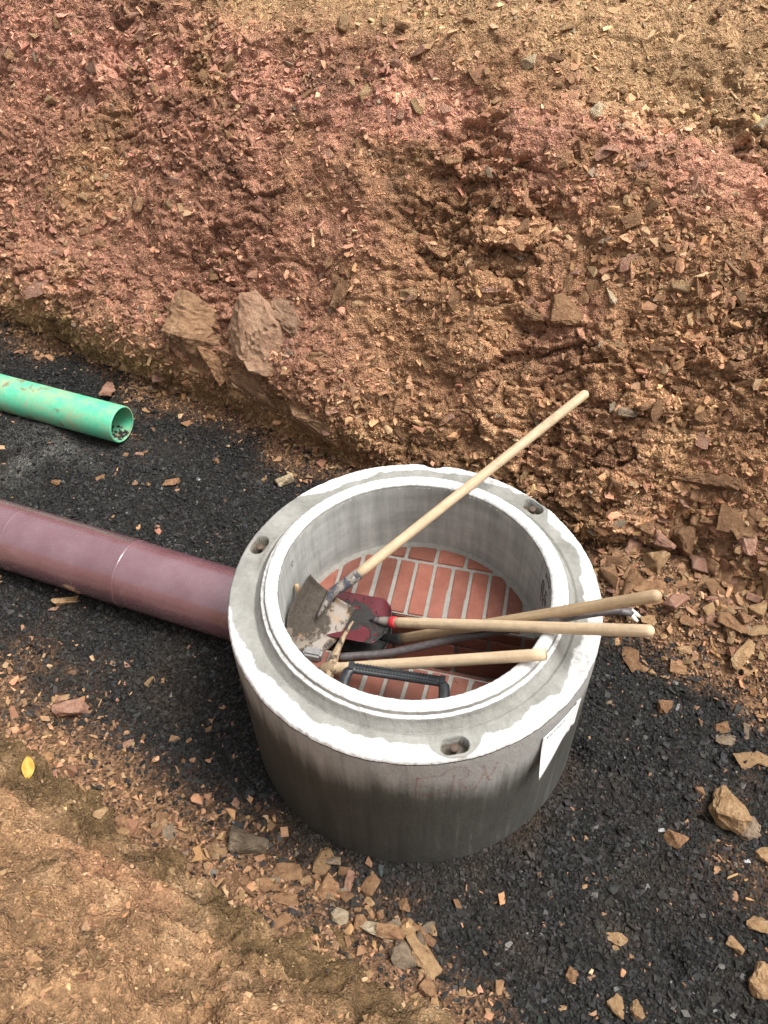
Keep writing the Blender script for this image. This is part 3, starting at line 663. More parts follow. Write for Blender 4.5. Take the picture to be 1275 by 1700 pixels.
csec = [(QB-.004, ZB-.006), (QB-.005, .402), (QB-.006, .335)]+[(qm+(hw-.007)*math.cos(t), .335-(.335-ZI-.007)*math.sin(t)) for t in np.linspace(0, math.pi, 5)[1:-1]]+[(QF+.006, .335), (QF+.005, .402), (QF+.004, ZB-.006)]
for r in range(len(csec)-1):                                  # stretchers lining the channel
    (qa, za), (qb, zb) = csec[r], csec[r+1]; d = np.array([qb-qa, zb-za]); L = np.hypot(*d); d /= L; nrm2 = np.array([d[1], -d[0]])
    if nrm2 @ np.array([qm-(qa+qb)/2, .6-(za+zb)/2]) > 0: nrm2 = -nrm2
    for a0 in np.arange(-.60+(.125 if r % 2 else 0), .5, .25):
        lo_, hi_ = max(a0+J, -.455), min(a0+.25-J, .455)
        if hi_-lo_ < .02: continue
        e = .0045
        pts = [benchpt(lo_, qa+d[0]*e, za+d[1]*e), benchpt(hi_, qa+d[0]*e, za+d[1]*e), benchpt(hi_, qb-d[0]*e, zb-d[1]*e), benchpt(lo_, qb-d[0]*e, zb-d[1]*e)]
        brick(pts, CQ*nrm2[0]+np.array([0, 0, nrm2[1]]), .004)
# mortar fillet against the wall
pr = [(.466, ZB+.016), (.461, ZB+.010), (.454, ZB+.004), (.449, ZB-.004)]
tt = [t for t in np.linspace(0, 2*np.pi, 361)]
def fillet(t0, t1):
    ts = np.linspace(t0, t1, 120); V = []
    for r, z in pr: V += [(r*math.cos(t)+.0012*math.sin(t*61+r*900), r*math.sin(t), z+.0012*math.sin(t*47)) for t in ts]
    n = len(ts); poly('mortar_fillet', V, [(i*n+j, (i+1)*n+j, (i+1)*n+j+1, i*n+j+1) for i in range(3) for j in range(n-1)], M['mortar'], mh, True)
ca = math.atan2(CA[1], CA[0]); fillet(ca+math.asin(QB/.46), ca+math.pi-math.asin(QB/.46)); fillet(ca+math.pi+math.asin(-QF/.46), ca+2*math.pi-math.asin(-QF/.46))

# step iron: black plastic covered bracket
A, B = at(577, 1108, .635), at(741, 1133, .635); ax = nrm(B-A); wd = nrm([ax[1], -ax[0], 0]); si = empty('step_iron'); si.parent = mh; si['label'] = 'black plastic step bracket with ribbed tread'
si_m = None
def bar(P0, P1, w, h, m, parent, name, bev=.003, upv=np.array([0, 0, 1.])):
    d = nrm(P1-P0); s = nrm(np.cross(d, upv)); u = np.cross(s, d); V = [P+a*s*w/2+b*u*h/2 for P in (P0, P1) for a, b in ((-1, -1), (1, -1), (1, 1), (-1, 1))]
    o = poly(name, V, [(0, 1, 2, 3), (7, 6, 5, 4), (0, 4, 5, 1), (1, 5, 6, 2), (2, 6, 7, 3), (3, 7, 4, 0)], m, parent); return clean(o, bev, 2)
path = [A+wd*.24, A+wd*.05, A+wd*.018+ax*.005, A+ax*.022, B-ax*.022, B+wd*.018-ax*.005, B+wd*.05, B+wd*.24]
path = np.array(path); V, f = sweep(path, .0190, 12, True, ry=.0145); clean(poly('bracket', V, f, M['black'], si, True))
for s in np.linspace(.035, np.linalg.norm(B-A)-.035, 26):
    for w_ in (-.008, .006):
        c = A+ax*s+wd*w_+np.array([0, 0, .0150]); bar(c-wd*.0048, c+wd*.0048, .0072, .005, M['black'], si, 'tread_knob', .001)
for c in (A+ax*.014, B-ax*.014):
    bar(c-wd*.016+np.array([0, 0, .012]), c+wd*.016+np.array([0, 0, .012]), .020, .014, M['black'], si, 'end_stop', .003)

# paper sheet stuck on the outside
a0, a1 = math.radians(-54.5), math.radians(-37.0)
def paper(u, v):
    a = a0+(a1-a0)*u; z = .662-.165*v; c = (1-u)**3*v**2; r = .6535+.045*c+.006*math.sin(u*5)*v*(1-u)+.003*(u > .8)*math.sin(u*40); return np.array([r*math.cos(a-.05*c), r*math.sin(a-.05*c), z+.01*math.sin(u*3)-.01*c])
V, f = sheet(paper, 22, 16, .0006); ps = poly('paper_sheet', V, f, M['paper'], mh, True); ps['label'] = 'torn white paper sheet with faint small print'
def ribbon(pts, w, m, name, parent, off=.0009, nsub=6):
    """flat stroke through 3D surface points given as (P, outward normal)"""
    P = np.array([q[0] for q in pts]); Nn = np.array([q[1] for q in pts]); V = []; t = np.linspace(0, 1, len(P)); tt = np.linspace(0, 1, (len(P)-1)*nsub+1)
    P2 = np.stack([np.interp(tt, t, P[:, k]) for k in range(3)], -1); N2 = np.stack([np.interp(tt, t, Nn[:, k]) for k in range(3)], -1)
    for i in range(len(P2)):
        d = nrm(P2[min(i+1, len(P2)-1)]-P2[max(i-1, 0)]); s = nrm(np.cross(N2[i], d)); ww = w*(.75+.25*math.sin(i*1.7)); V += [P2[i]+N2[i]*off-s*ww/2, P2[i]+N2[i]*off+s*ww/2]
    return V, [(2*i, 2*i+1, 2*i+3, 2*i+2) for i in range(len(P2)-1)]
def strokes(name, lists, w, m, parent, off=.0009):
    V, F_ = [], []
    for l in lists:
        v, f = ribbon(l, w, m, name, parent, off); b = len(V); V += v; F_ += [tuple(i+b for i in q) for q in f]
    return poly(name, V, F_, m, parent)
def cylpt(a, z, R, sgn): n = np.array([math.cos(a), math.sin(a), 0]); return (n*R+np.array([0, 0, z]), n*sgn)
rows = []
for k in range(6):
    u = .10+k*.075; v = .10+.02*math.sin(k*2)
    for (du, dv), (eu, ev) in random.sample([((0, 0), (0, .05)), ((0, 0), (.035, 0)), ((.03, 0), (.03, .05)), ((0, .05), (.035, .0)), ((0, .025), (.035, .025))], 2):
        q = []
        for (x_, y_) in ((u+du, v+dv), (u+eu, v+ev)):
            P0 = paper(x_, y_); q.append((P0, nrm([P0[0], P0[1], 0])))
        rows.append(q)
strokes('small_print', rows, .0035, M['ink'], ps, .0012)
# faint red chalk letters on the wall
def m_chalk():
    s = NT('red_chalk'); v = s.coord(); k = s.ramp(s.noise(70, v, 5, .75), [(.40, .04), (.65, .42)]); tr = s.n('ShaderNodeBsdfTransparent'); mx = s.n('ShaderNodeMixShader')
    s.fin((.36, .085, .06), .9, Specular_IOR_Level=.1); s.l(k, mx.inputs[0]); s.l(tr.outputs[0], mx.inputs[1]); s.l(s.b.outputs[0], mx.inputs[2]); s.l(mx.outputs[0], s.out.inputs[0]); return s.m
M['chalk'] = m_chalk()
RED = [[(388, 480), (380, 570), (370, 675)], [(385, 492), (480, 475), (610, 458), (640, 430), (700, 400), (760, 385), (815, 392), (848, 425), (835, 465), (790, 490), (738, 512)], [(712, 455), (700, 530), (688, 602)], [(738, 512), (790, 545), (832, 592)],
       [(425, 636), (540, 625), (660, 610)], [(968, 368), (985, 430), (1020, 500)], [(978, 440), (935, 520), (888, 585)], [(1100, 335), (1060, 420), (1000, 480)], [(1010, 505), (1055, 492)], [(400, 565), (470, 555)]]
def to_wall(l, ox, oy, s, R, far): return [cylpt(*on_cyl(ox+a/s, oy+b/s, R, far), R, -1 if far else 1) for a, b in l]
o = strokes('chalk_letters', [to_wall(l, 620, 1200, 5.3125, .6505, False) for l in RED], .010, M['chalk'], mh, .0015); o['label'] = 'faint red hand-drawn letters'
# black marker figures inside
BLK = [[(600, 800), (560, 1000), (535, 1240)], [(600, 800), (640, 930), (600, 1090)], [(520, 1270), (520, 1470)], [(600, 1090), (590, 1320)], [(590, 1390), (580, 1620)], [(700, 1150), (650, 1330), (690, 1500), (640, 1620)], [(720, 1170), (715, 1310)],
       [(690, 660), (740, 760), (740, 890)], [(810, 700), (770, 980), (795, 1080), (825, 1000)], [(820, 1180), (825, 1320)], [(600, 1400), (660, 1500)], [(690, 720), (710, 610)]]
strokes('marker_figures', [to_wall(l, 870, 920, 18.88, .4665, True) for l in BLK], .008, M['ink'], mh, .0015)
strokes('marker_figure', [to_wall(l, 380, 840, 9.107, .4665, True) for l in [[(955, 830), (935, 880), (945, 905), (965, 885), (955, 940)], [(955, 830), (970, 850)]]], .0035, M['ink'], mh, .0015)

# ------------------------------------------------------------------ pipes
def pipe_basis(A, B): d = nrm(B-A); return d
def hollow(name, stations, thick, m, parent, seg=72, origin=None):
    """stations: (centre, radius) list along the axis; closed shell with bore"""
    pts = stations+[(c, r-thick) for c, r in stations[::-1]]; V = []; d = nrm(stations[-1][0]-stations[0][0]); a = nrm(np.cross(d, [0, 0, 1])); b = np.cross(a, d); t = np.linspace(0, 2*np.pi, seg, endpoint=False)
    for c, r in pts: V += list(c+r*np.cos(t)[:, None]*a+r*np.sin(t)[:, None]*b)
    n = len(pts); f = [tuple(q) for q in lathe_faces(n, seg)]+[((n-1)*seg+j, (n-1)*seg+(j+1) % seg, (j+1) % seg, j) for j in range(seg)]
    o = poly(name, np.array(V), f, m, parent, True, origin); return clean(o)
A, B = P_RED; d = pipe_basis(A, B); root = empty('sewer_pipe', tuple(A)); tag(root, 'large maroon plastic sewer pipe running into the concrete manhole base', 'pipe')
s_j = (at(195, 940, .3)-A)@d; RP = .157
jr = [(-3.2, RP)]+[(x, RP) for x in np.linspace(-2.9, s_j-.014, 18)]+[(s_j-.010, RP+.0012), (s_j-.003, RP+.0012), (s_j, RP-.001)]
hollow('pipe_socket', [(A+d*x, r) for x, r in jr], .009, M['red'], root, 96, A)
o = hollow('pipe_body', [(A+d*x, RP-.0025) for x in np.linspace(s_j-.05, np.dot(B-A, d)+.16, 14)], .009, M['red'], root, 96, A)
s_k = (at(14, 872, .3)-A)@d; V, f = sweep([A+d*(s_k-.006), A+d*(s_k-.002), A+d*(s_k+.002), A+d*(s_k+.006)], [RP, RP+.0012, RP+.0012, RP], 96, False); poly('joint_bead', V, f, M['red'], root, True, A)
A, B = P_GRN; d = pipe_basis(A, B); root = empty('drain_pipe', tuple(B)); tag(root, 'open ended light green plastic pipe lying half buried in gravel', 'pipe')
RG = .103
st = [(B-d*x, RG) for x in np.linspace(3.4, .012, 30)]+[(B-d*.004, RG-.0005), (B, RG-.003)]
hollow('pipe_body', st, .0075, M['green'], root, 80, B)
# a little gravel lying in the open end of the green pipe
k = 60; sb = rng.uniform(.01, .13, k); a = rng.normal(0, .28, k); ss = rng.uniform(.004, .010, k); side = nrm(np.cross(d, [0, 0, 1])); 
pos = B-d*sb[:, None]+side*(np.sin(a)*(RG-.012))[:, None]+np.array([0, 0, -1])*(np.cos(a)*(RG-.012))[:, None]
tag(link('gravel_in_pipe', scatter_mesh('gravel_in_pipe', GRAV, pos, rotmats(np.tile([0, 0, 1.], (k, 1)), .8, rng), ss, np.tile(np.array([.045, .045, .045]), (k, 1))), M['gravel']), 'little gravel lying inside the open end of the green pipe', 'gravel', kind='stuff')

# ------------------------------------------------------------------ tools
def handle(name, P0, P1, r0, r1, m, parent, org, bow=0., flat=1., seg=20, round_end=True):
    P0 = np.asarray(P0); P1 = np.asarray(P1); d = nrm(P1-P0); L = np.linalg.norm(P1-P0); n = 22; ts = np.linspace(0, 1, n); P = [P0+(P1-P0)*t+np.array([0, 0, bow*math.sin(math.pi*t)]) for t in ts]; R = list(r0+(r1-r0)*ts)
    if round_end:
        for k in (0.45, .75, .93, .995): P.append(P1+d*r1*k); R.append(r1*math.sqrt(1-k*k))
    V, f = sweep(P, R, seg, True, ry=np.array(R)*flat); o = poly(name, V, f, m, parent, True, org); clean(o)
    a = o.data.attributes.new('grain', 'FLOAT_VECTOR', 'POINT'); th_ = np.arange(seg)/seg*2*np.pi
    g = np.array([[s*L, .02*math.cos(t), .02*math.sin(t)+hash(name) % 7*0] for s in np.linspace(0, 1, len(P)) for t in th_]); g[:, 0] += rng.uniform(0, 50); a.data.foreach_set('vector', g.ravel().astype(np.float32)); return o
def extend_to(P0, P1, px, py):
    d = P1-P0; ks = np.linspace(.8, 2.6, 900); Q = P0+d*ks[:, None]; w = Q-CAM; dz = w@FW; e = np.hypot(637.5+F*(w@RT)/dz-px, 850-F*(w@UP)/dz-py); return Q[e.argmin()]
def blade(name, org, ax_, lat, nr, L, wfun, dish, m, parent, socket_len, thick=.0025, curl=.0, shoulder=.010):
    """blade from the socket end (v=0) to the tip (v=1); ax_ along, lat across, nr = face the material shows"""
    def fun(u, v):
        s = 2*u-1; w = wfun(v); y = v*L
        if v > .999: pass
        z = dish*(s*s-1)*(1-.35*v)+curl*v*v
        frog = .016*math.exp(-(s*w/.022)**2)*(1-sstep(.25, .62, np.array(v)))
        lip_ = shoulder*max(0, 1-v*14)*min(1, abs(s)*3)
        return org+ax_*y+lat*(s*w)+nr*(z+float(frog)+lip_)
    V, f = sheet(fun, 33, 41, -thick if False else thick); o = poly(name, V, f, m, parent, True, parent.location); return clean(o)

# 1: rusty round-point shovel standing on its edge against the wall, handle over the far lip
K1, K2, tip = np.array([-.374, .154, .683]), np.array([-.220, .110, .505]), np.array([-.419, -.076, .520]); org = (K1+K2)/2
B1 = at(572, 971, .605); A1 = at(785, 802, .842); E1 = extend_to(B1, A1, 967, 652); H = nrm(A1-B1); axb = nrm(tip-org); lat = K1-K2; lat = nrm(lat-axb*(lat@axb)); nr_ = np.cross(lat, axb)
if nr_@(CAM-B1) < 0: nr_ = -nr_
t1 = empty('round_point_shovel', tuple(tip)); tag(t1, 'rusty round point shovel, its pale handle leaning over the far rim', 'shovel')
def w_round(v): return .119*(1-max(0, (v-.38)/.62)**2.3)**.60 if v < .999 else .006
LB = np.linalg.norm(tip-org)+.012
blade('blade', org, axb, lat, nr_, LB, w_round, .040, M['shovel_rust'], t1, .1)
soc = [org+axb*.11-nr_*.006, org+axb*.05-nr_*.002, org+axb*.0+nr_*.004, B1+H*.004, B1+H*.035, B1+H*.07]; V, f = sweep(soc, [.006, .012, .019, .0225, .0225, .0215], 18); clean(poly('socket', V, f, M['socket'], t1, True, t1.location))
handle('handle', B1+H*.05, E1, .0195, .0185, M['wood'], t1, t1.location)

# 2: maroon sand shovel
N2 = at(648, 1033, .497); L2 = at(916, 1042, .843); E2 = extend_to(N2, L2, 1076, 1049); H = nrm(L2-N2)
axb = nrm(np.array([-.955, .275, -.03])); lat = nrm(np.cross([0, 0, 1.], axb)); lat = nrm(lat); nr_ = np.cross(axb, lat); nr_ = nr_ if nr_[2] > 0 else -nr_
t2_ = empty('sand_shovel', tuple(N2)); tag(t2_, 'maroon painted flat shovel with mud patches and a red ring on its neck', 'shovel')
def w_sq(v): return .108*(min(1, .30+((v+.002)/.16)**.5*.70) if v < .16 else 1)*(1-.30*max(0, (v-.7)/.3)**3)
blade('blade', N2-np.array([0, 0, .006])+axb*.004, axb, lat, nr_, .285, w_sq, .022, M['shovel_red'], t2_, .1)
V, f = sweep([N2+axb*.075-np.array([0, 0, .004]), N2+axb*.03, N2, N2+H*.02], [.008, .016, .0205, .0215], 18); clean(poly('socket', V, f, M['socket'], t2_, True, t2_.location))
V, f = sweep([N2+H*.004, N2+H*.010, N2+H*.028, N2+H*.034], [.0205, .0225, .0225, .0205], 18); clean(poly('neck_ring', V, f, M['redband'], t2_, True, t2_.location))
handle('handle', N2+H*.012, E2, .0200, .0195, M['wood'], t2_, t2_.location)

# 3: shovel below it, its blade hidden in the channel
N3 = at(660, 1062, .405); L3 = at(920, 1018, .843); E3 = extend_to(N3, L3, 1087, 986); H = nrm(L3-N3); axb = nrm(np.array([-.955, .26, -.04])); lat = nrm(np.cross([0, 0, 1.], axb)); nr_ = np.array([0, 0, 1.])
t3 = empty('black_shovel', tuple(N3)); tag(t3, 'black shovel under the maroon one, its worn wooden handle over the right rim', 'shovel')
blade('blade', N3+axb*.03, axb, lat, nr_, .26, lambda v: .085*(min(1, .4+(v/.14)**.5*.6) if v < .14 else 1)*(1-.5*max(0, (v-.6)/.4)**2), .02, M['shovel_dark'], t3, .1)
V, f = sweep([N3+axb*.09, N3+axb*.03, N3, N3+H*.03], [.009, .018, .0225, .0225], 18); clean(poly('socket', V, f, M['shovel_dark'], t3, True, t3.location))
handle('handle', N3+H*.012, E3, .0205, .0200, M['wood2'], t3, t3.location)

# 4: pry bar
K = [(560, 1091, .490), (600, 1088, .492), (645, 1085, .500), (700, 1073, .53), (750, 1061, .572), (800, 1053, .625), (850, 1044, .690), (885, 1037, .775), (918, 1030, .838), (950, 1023, .843), (1000, 1015, .852), (1030, 1013, .854)]
P = np.array([at(*k) for k in K]); t4 = empty('pry_bar', tuple(P[0])); tag(t4, 'long dark iron pry bar with a forked bright claw over the right rim', 'pry bar')
tt = np.linspace(0, 1, len(P)); t5 = np.linspace(0, 1, 60); P5 = np.stack([np.interp(t5, tt, P[:, k]) for k in range(3)], -1)
for _ in range(6): P5[1:-1] = (P5[:-2]+2*P5[1:-1]+P5[2:])/4
V, f = sweep(P5, np.concatenate([[.0100], np.full(56, .0145), [.0145, .0145, .014]]), 14); clean(poly('shaft', V, f, M['iron'], t4, True, t4.location))
c0, c1 = P5[-2], at(1046, 1016, .848); tips = [(at(1063, 1024, .838)), (at(1059, 1032, .833))]; sdir = nrm(tips[1]-tips[0])
V, f = sweep([c0, (c0+c1)/2, c1, c1+(np.mean(tips, 0)-c1)*.3], [.014, .0155, .0165, .016], 14, True, ry=[.014, .012, .010, .008]); clean(poly('claw_root', V, f, M['iron'], t4, True, t4.location))
for s, tp_ in zip((-1, 1), tips):
    V, f = sweep([c1+sdir*s*.006, (c1+tp_)/2+sdir*s*.003, tp_], [.010, .009, .0055], 10, True, ry=[.009, .007, .003]); clean(poly('claw_prong', V, f, M['steelworn'], t4, True, t4.location))

# 5: pickaxe
EY = at(549, 1110, .508); L5 = at(866, 1089, .842); E5 = extend_to(EY, L5, 905, 1087); H = nrm(L5-EY); t5_ = empty('pickaxe', tuple(EY)); tag(t5_, 'pickaxe with curved muddy head, its cut wooden handle resting on the front right rim', 'pickaxe')
tipA = at(571, 1044, .53); dA = tipA-EY; dA = dA-H*(dA@H); dn = nrm(dA); bend = nrm(np.cross(H, dn)); bend = bend if bend[2] < 0 else -bend
def arm(L, s, w0, name):
    P, R1, R2 = [], [], []
    for t in np.linspace(0, 1, 14): P.append(EY+dn*s*L*t+H*(.040*t*t)); R1.append(w0*(1-t)+.0035*t+.004*(1-t)**6); R2.append(.020*(1-t)+.004*t)
    V, f = sweep(P, R1, 12, True, ry=R2, upv=tuple(H)); clean(poly(name, V, f, M['pick'], t5_, True, t5_.location))
arm(.195, 1, .019, 'pick_point'); arm(.150, -1, .019, 'pick_point')
V, f = sweep([EY-H*.035, EY-H*.028, EY+H*.028, EY+H*.035], [.019, .0235, .0235, .021], 18, True); clean(poly('eye', V, f, M['pick'], t5_, True, t5_.location))
handle('handle', EY-H*.030, E5, .0195, .0195, M['wood'], t5_, t5_.location, round_end=False, flat=1.0)

# 6: hammer behind the rusty shovel
HB = at(522, 1086, .492); HT = at(488, 972, .62); t6 = empty('club_hammer', tuple(HB)); tag(t6, 'short handled hammer behind the rusty shovel, only its handle end and grey head showing', 'hammer')
wallp = HT.copy(); rr = np.hypot(wallp[0], wallp[1]); wallp[:2] *= min(1, .452/rr); 
handle('handle', at(512, 1045, .475), wallp, .0115, .0105, M['wood2'], t6, t6.location)
o = bar(HB-CA*.04, HB+CA*.03, .04, .04, M['hammer'], t6, 'head', .008); o.data.transform(Matrix.Translation(-t6.location))

# ------------------------------------------------------------------ single stones set down where the photograph shows them
def put(px, py, w, shape, k, mat, label, name='stone', ang=0., tilt=.1, lift=.3, cat='stone', group=None, squash=1.):
    P0, n0 = cast(px, py); depth = (P0-CAM)@FW; size = w/F*depth/2
    z = nrm(n0*.6+np.array([0, 0, .4])+rng.normal(0, tilt, 3)); a = math.radians(ang); x = RT*math.cos(a)+np.array([0, 1., 0])*math.sin(a); x = nrm(x-z*(x@z)); y = np.cross(z, x)
    Rm = np.stack([x, y*squash, z], -1); h = {'block': .62, 'slab': .28, 'long': .3, 'chip': .4}[shape]*size
    o = rock_at(name, P0+n0*h*lift, Rm, size, shape, k, mat); tag(o, label, cat, group); return o
put(1212, 1352, 76, 'block', 0, 'rock_tan', 'large pale tan angular rock on the gravel at the right edge', ang=70, lift=.6)
put(1120, 1397, 38, 'block', 1, 'rock_brown', 'reddish brown stone beside a white pebble on the gravel', ang=-35)
put(1098, 1379, 13, 'chip', 1, 'rock_white', 'tiny white pebble touching a reddish brown stone', 'pebble', cat='pebble')
put(1243, 1380, 46, 'block', 2, 'rock_grey', 'dark stone just right of the large tan rock', ang=20)
put(1270, 1418, 34, 'block', 3, 'rock_tan', 'light brown stone cut by the right edge below the dark stone', ang=60)
put(120, 1182, 50, 'block', 4, 'rock_pink', 'reddish block of stone on the gravel below the maroon pipe', ang=-20, lift=.6)
put(102, 1160, 32, 'slab', 1, 'rock_tan', 'flat tan stone leaning on the reddish block', ang=15)
put(112, 1000, 46, 'long', 0, 'rock_tan', 'elongated tan stone close under the maroon pipe', ang=22, lift=.5)
put(90, 1012, 18, 'chip', 3, 'rock_pink', 'small red stone beside the elongated tan stone', ang=0)
put(412, 1398, 66, 'block', 5, 'rock_grey', 'grey brown rock on the gravel front left of the manhole', ang=10, lift=.55)
put(536, 1430, 50, 'long', 1, 'rock_tan', 'upright orange brown stone in the rubble against the manhole foot', ang=70, lift=.5, squash=1.5)
put(476, 1449, 58, 'slab', 2, 'rock_brown', 'wide flat brown stone half sunk in the near rubble', ang=5)
put(474, 1493, 44, 'slab', 3, 'rock_brown', 'brown slab below the wide flat stone in the rubble', ang=-5)
put(543, 1478, 42, 'block', 1, 'rock_brown', 'brown block leaning upright in the near rubble', ang=60)
put(580, 1462, 36, 'long', 3, 'rock_pink', 'narrow reddish stone upright at the right of the near rubble', ang=75)
put(562, 1525, 32, 'block', 2, 'rock_pale', 'small pale cream stone on the bank edge', ang=-15, lift=.6)
put(627, 1546, 66, 'long', 2, 'rock_pale', 'long pale cream stone lying across the rubble', ang=-18, lift=.6, squash=1.1)
put(703, 1592, 76, 'slab', 4, 'rock_tan', 'big brown and cream rock standing on edge at the lower middle', ang=-55, tilt=.3, lift=1., squash=1.1)
put(714, 1642, 34, 'block', 3, 'rock_brown', 'brown stone below the big brown and cream rock', ang=-30)
put(186, 650, 46, 'long', 4, 'rock_pink', 'pink rock standing up just behind the green pipe', ang=85, tilt=.05, lift=1.5, squash=1.4)
put(1046, 1097, 46, 'slab', 5, 'rock_brown', 'upright brown slab first in a trail of stones right of the rim', ang=75)
put(1066, 1109, 24, 'chip', 2, 'rock_brown', 'second stone in the trail leading right from the brown slab', ang=-30)
put(1084, 1117, 17, 'chip', 4, 'rock_tan', 'third stone in the trail leading right from the brown slab', ang=-35)
put(1104, 1122, 17, 'chip', 5, 'rock_tan', 'last tan stone in the trail leading right from the brown slab', ang=-20)
put(1104, 1176, 31, 'block', 0, 'rock_brown', 'round brown stone alone on the gravel right of the manhole', ang=10)
put(1136, 1080, 27, 'slab', 0, 'rock_tan', 'small flat tan stone below the rubble heap', ang=5)
put(1126, 1109, 27, 'slab', 6, 'rock_brown', 'small sunken brown stone right of the stone trail', ang=-15)
put(1233, 1086, 62, 'long', 3, 'rock_tan', 'long tan slab lying diagonally below the rubble heap', ang=48, lift=.8)
put(1217, 1036, 56, 'slab', 1, 'rock_brown', 'broad brown slab at the lower edge of the rubble heap', ang=-30, lift=.8)
put(1256, 1048, 38, 'slab', 3, 'rock_tan', 'striped light slab at the far right of the rubble heap', ang=8, lift=.8)
put(1214, 1055, 32, 'long', 1, 'rock_tan', 'pale narrow stone leaning on the broad brown slab', ang=60, lift=.9)
put(1172, 1026, 30, 'slab', 5, 'rock_pink', 'flat pinkish stone on the front of the rubble heap', ang=5)
put(1255, 1013, 30, 'block', 3, 'rock_tan', 'blocky light tan stone high on the rubble heap at right', ang=60, lift=.8)
put(1234, 1014, 30, 'long', 2, 'rock_tan', 'upright light tan stone beside the blocky light tan one', ang=80, lift=.8)
put(1205, 950, 62, 'slab', 2, 'rock_brown', 'large upright brown slab in the middle of the rubble heap', ang=80, tilt=.2, lift=.9)
put(1176, 930, 62, 'slab', 4, 'rock_brown', 'tilted dark brown slab left of the large upright slab', ang=-50, lift=.9)
put(1212, 880, 42, 'slab', 0, 'rock_tan', 'pointed tan flake at the top of the rubble heap', ang=-20, lift=.8)
put(1078, 975, 60, 'slab', 3, 'rock_brown', 'rounded brown slab behind the handle ends', ang=-10, lift=.5)
put(1018, 670, 34, 'long', 4, 'rock_pale', 'whitish stone in the slope right of the highest handle end', ang=70)
put(1040, 684, 38, 'slab', 1, 'rock_grey', 'grey slab beside the whitish stone in the slope', ang=-5)
put(1022, 1558, 36, 'slab', 5, 'rock_tan', 'crumbled tan lump on the open gravel at the lower right', ang=-40)
put(1024, 1574, 16, 'chip', 6, 'rock_tan', 'tiny tan stone below the crumbled tan lump', ang=0)
put(1257, 1536, 34, 'block', 4, 'rock_tan', 'tan stone at the right edge beside a white pebble', ang=-35)
put(1272, 1532, 14, 'chip', 2, 'rock_white', 'white pebble at the right edge beside a tan stone', 'pebble', cat='pebble')
put(1222, 1568, 30, 'block', 5, 'rock_tan', 'light brown stone lower left of the right edge pebble', ang=-30)
put(1240, 1430, 12, 'chip', 1, 'rock_white', 'white pebble below the dark stone', 'pebble', cat='pebble')
put(1238, 1262, 34, 'slab', 6, 'rock_tan', 'curved tan flake near the right edge of the gravel', ang=15)
put(1262, 1262, 40, 'slab', 2, 'rock_tan', 'tan slab tilted against the curved tan flake', ang=-25, lift=.8)
put(1198, 1210, 26, 'block', 1, 'rock_brown', 'brown lump above a flat grey slab on the right gravel', ang=15)
put(1205, 1229, 42, 'slab', 3, 'rock_grey', 'flat grey brown slab sunk in the right gravel', ang=-3)
put(1238, 1215, 30, 'long', 0, 'rock_grey', 'upright grey brown stone right of the flat slab', ang=75)
put(1250, 1170, 28, 'slab', 4, 'rock_brown', 'brown stone sunk in gravel at the right, tilted down', ang=-30)
put(1268, 1635, 60, 'block', 2, 'rock_tan', 'large tan rock cut by the right edge at the bottom', ang=50, lift=.6)
put(1026, 1672, 34, 'block', 3, 'rock_tan', 'tan stone in the cluster at the bottom edge, leftmost', ang=-50)
put(1058, 1678, 30, 'block', 0, 'rock_tan', 'tan stone at the bottom edge, right of its neighbour', ang=70)
put(934, 1675, 16, 'chip', 3, 'rock_tan', 'small orange pebble alone near the bottom edge', ang=0)
put(845, 1655, 15, 'chip', 0, 'rock_tan', 'bright small tan pebble on the gravel near the bottom', ang=0)
put(950, 1620, 26, 'block', 2, 'rock_brown', 'dull brown stone among gravel at the lower middle', ang=60)
put(1010, 1166, 14, 'chip', 5, 'rock_grey', 'small pale grey pebble on gravel just right of the rim', 'pebble', cat='pebble')
put(290, 1226, 22, 'chip', 4, 'rock_tan', 'small tan chip lying alone left of the manhole', ang=15)
put(250, 1132, 22, 'chip', 7, 'rock_tan', 'tan flake on gravel below the pipe, mid left', ang=50)
put(214, 1235, 22, 'chip', 2, 'rock_pink', 'small red stone on dark gravel left of the manhole', ang=40)
put(168, 1350, 30, 'chip', 6, 'rock_tan', 'tan stone on the soil edge beyond the yellow leaf', ang=60)
put(232, 755, 16, 'chip', 1, 'rock_pink', 'small red stone before the green pipe mouth', ang=0)
put(240, 750, 14, 'chip', 5, 'rock_brown', 'tiny brown stone before the green pipe mouth', ang=0)
put(285, 803, 30, 'chip', 3, 'rock_brown', 'flat brown crumb on gravel between the two pipes', ang=5)
put(167, 793, 18, 'chip', 2, 'rock_brown', 'rusty crumb on gravel above the maroon pipe', ang=30)
put(333, 797, 8, 'chip', 1, 'rock_white', 'tiny white pebble on the gravel between the pipes', 'pebble', cat='pebble')
put(472, 797, 30, 'block', 5, 'rock_pale', 'ochre stone at the slope foot behind the manhole', ang=40, lift=.4)
put(440, 795, 16, 'chip', 0, 'rock_tan', 'tan oval pebble on gravel behind the manhole', ang=70)
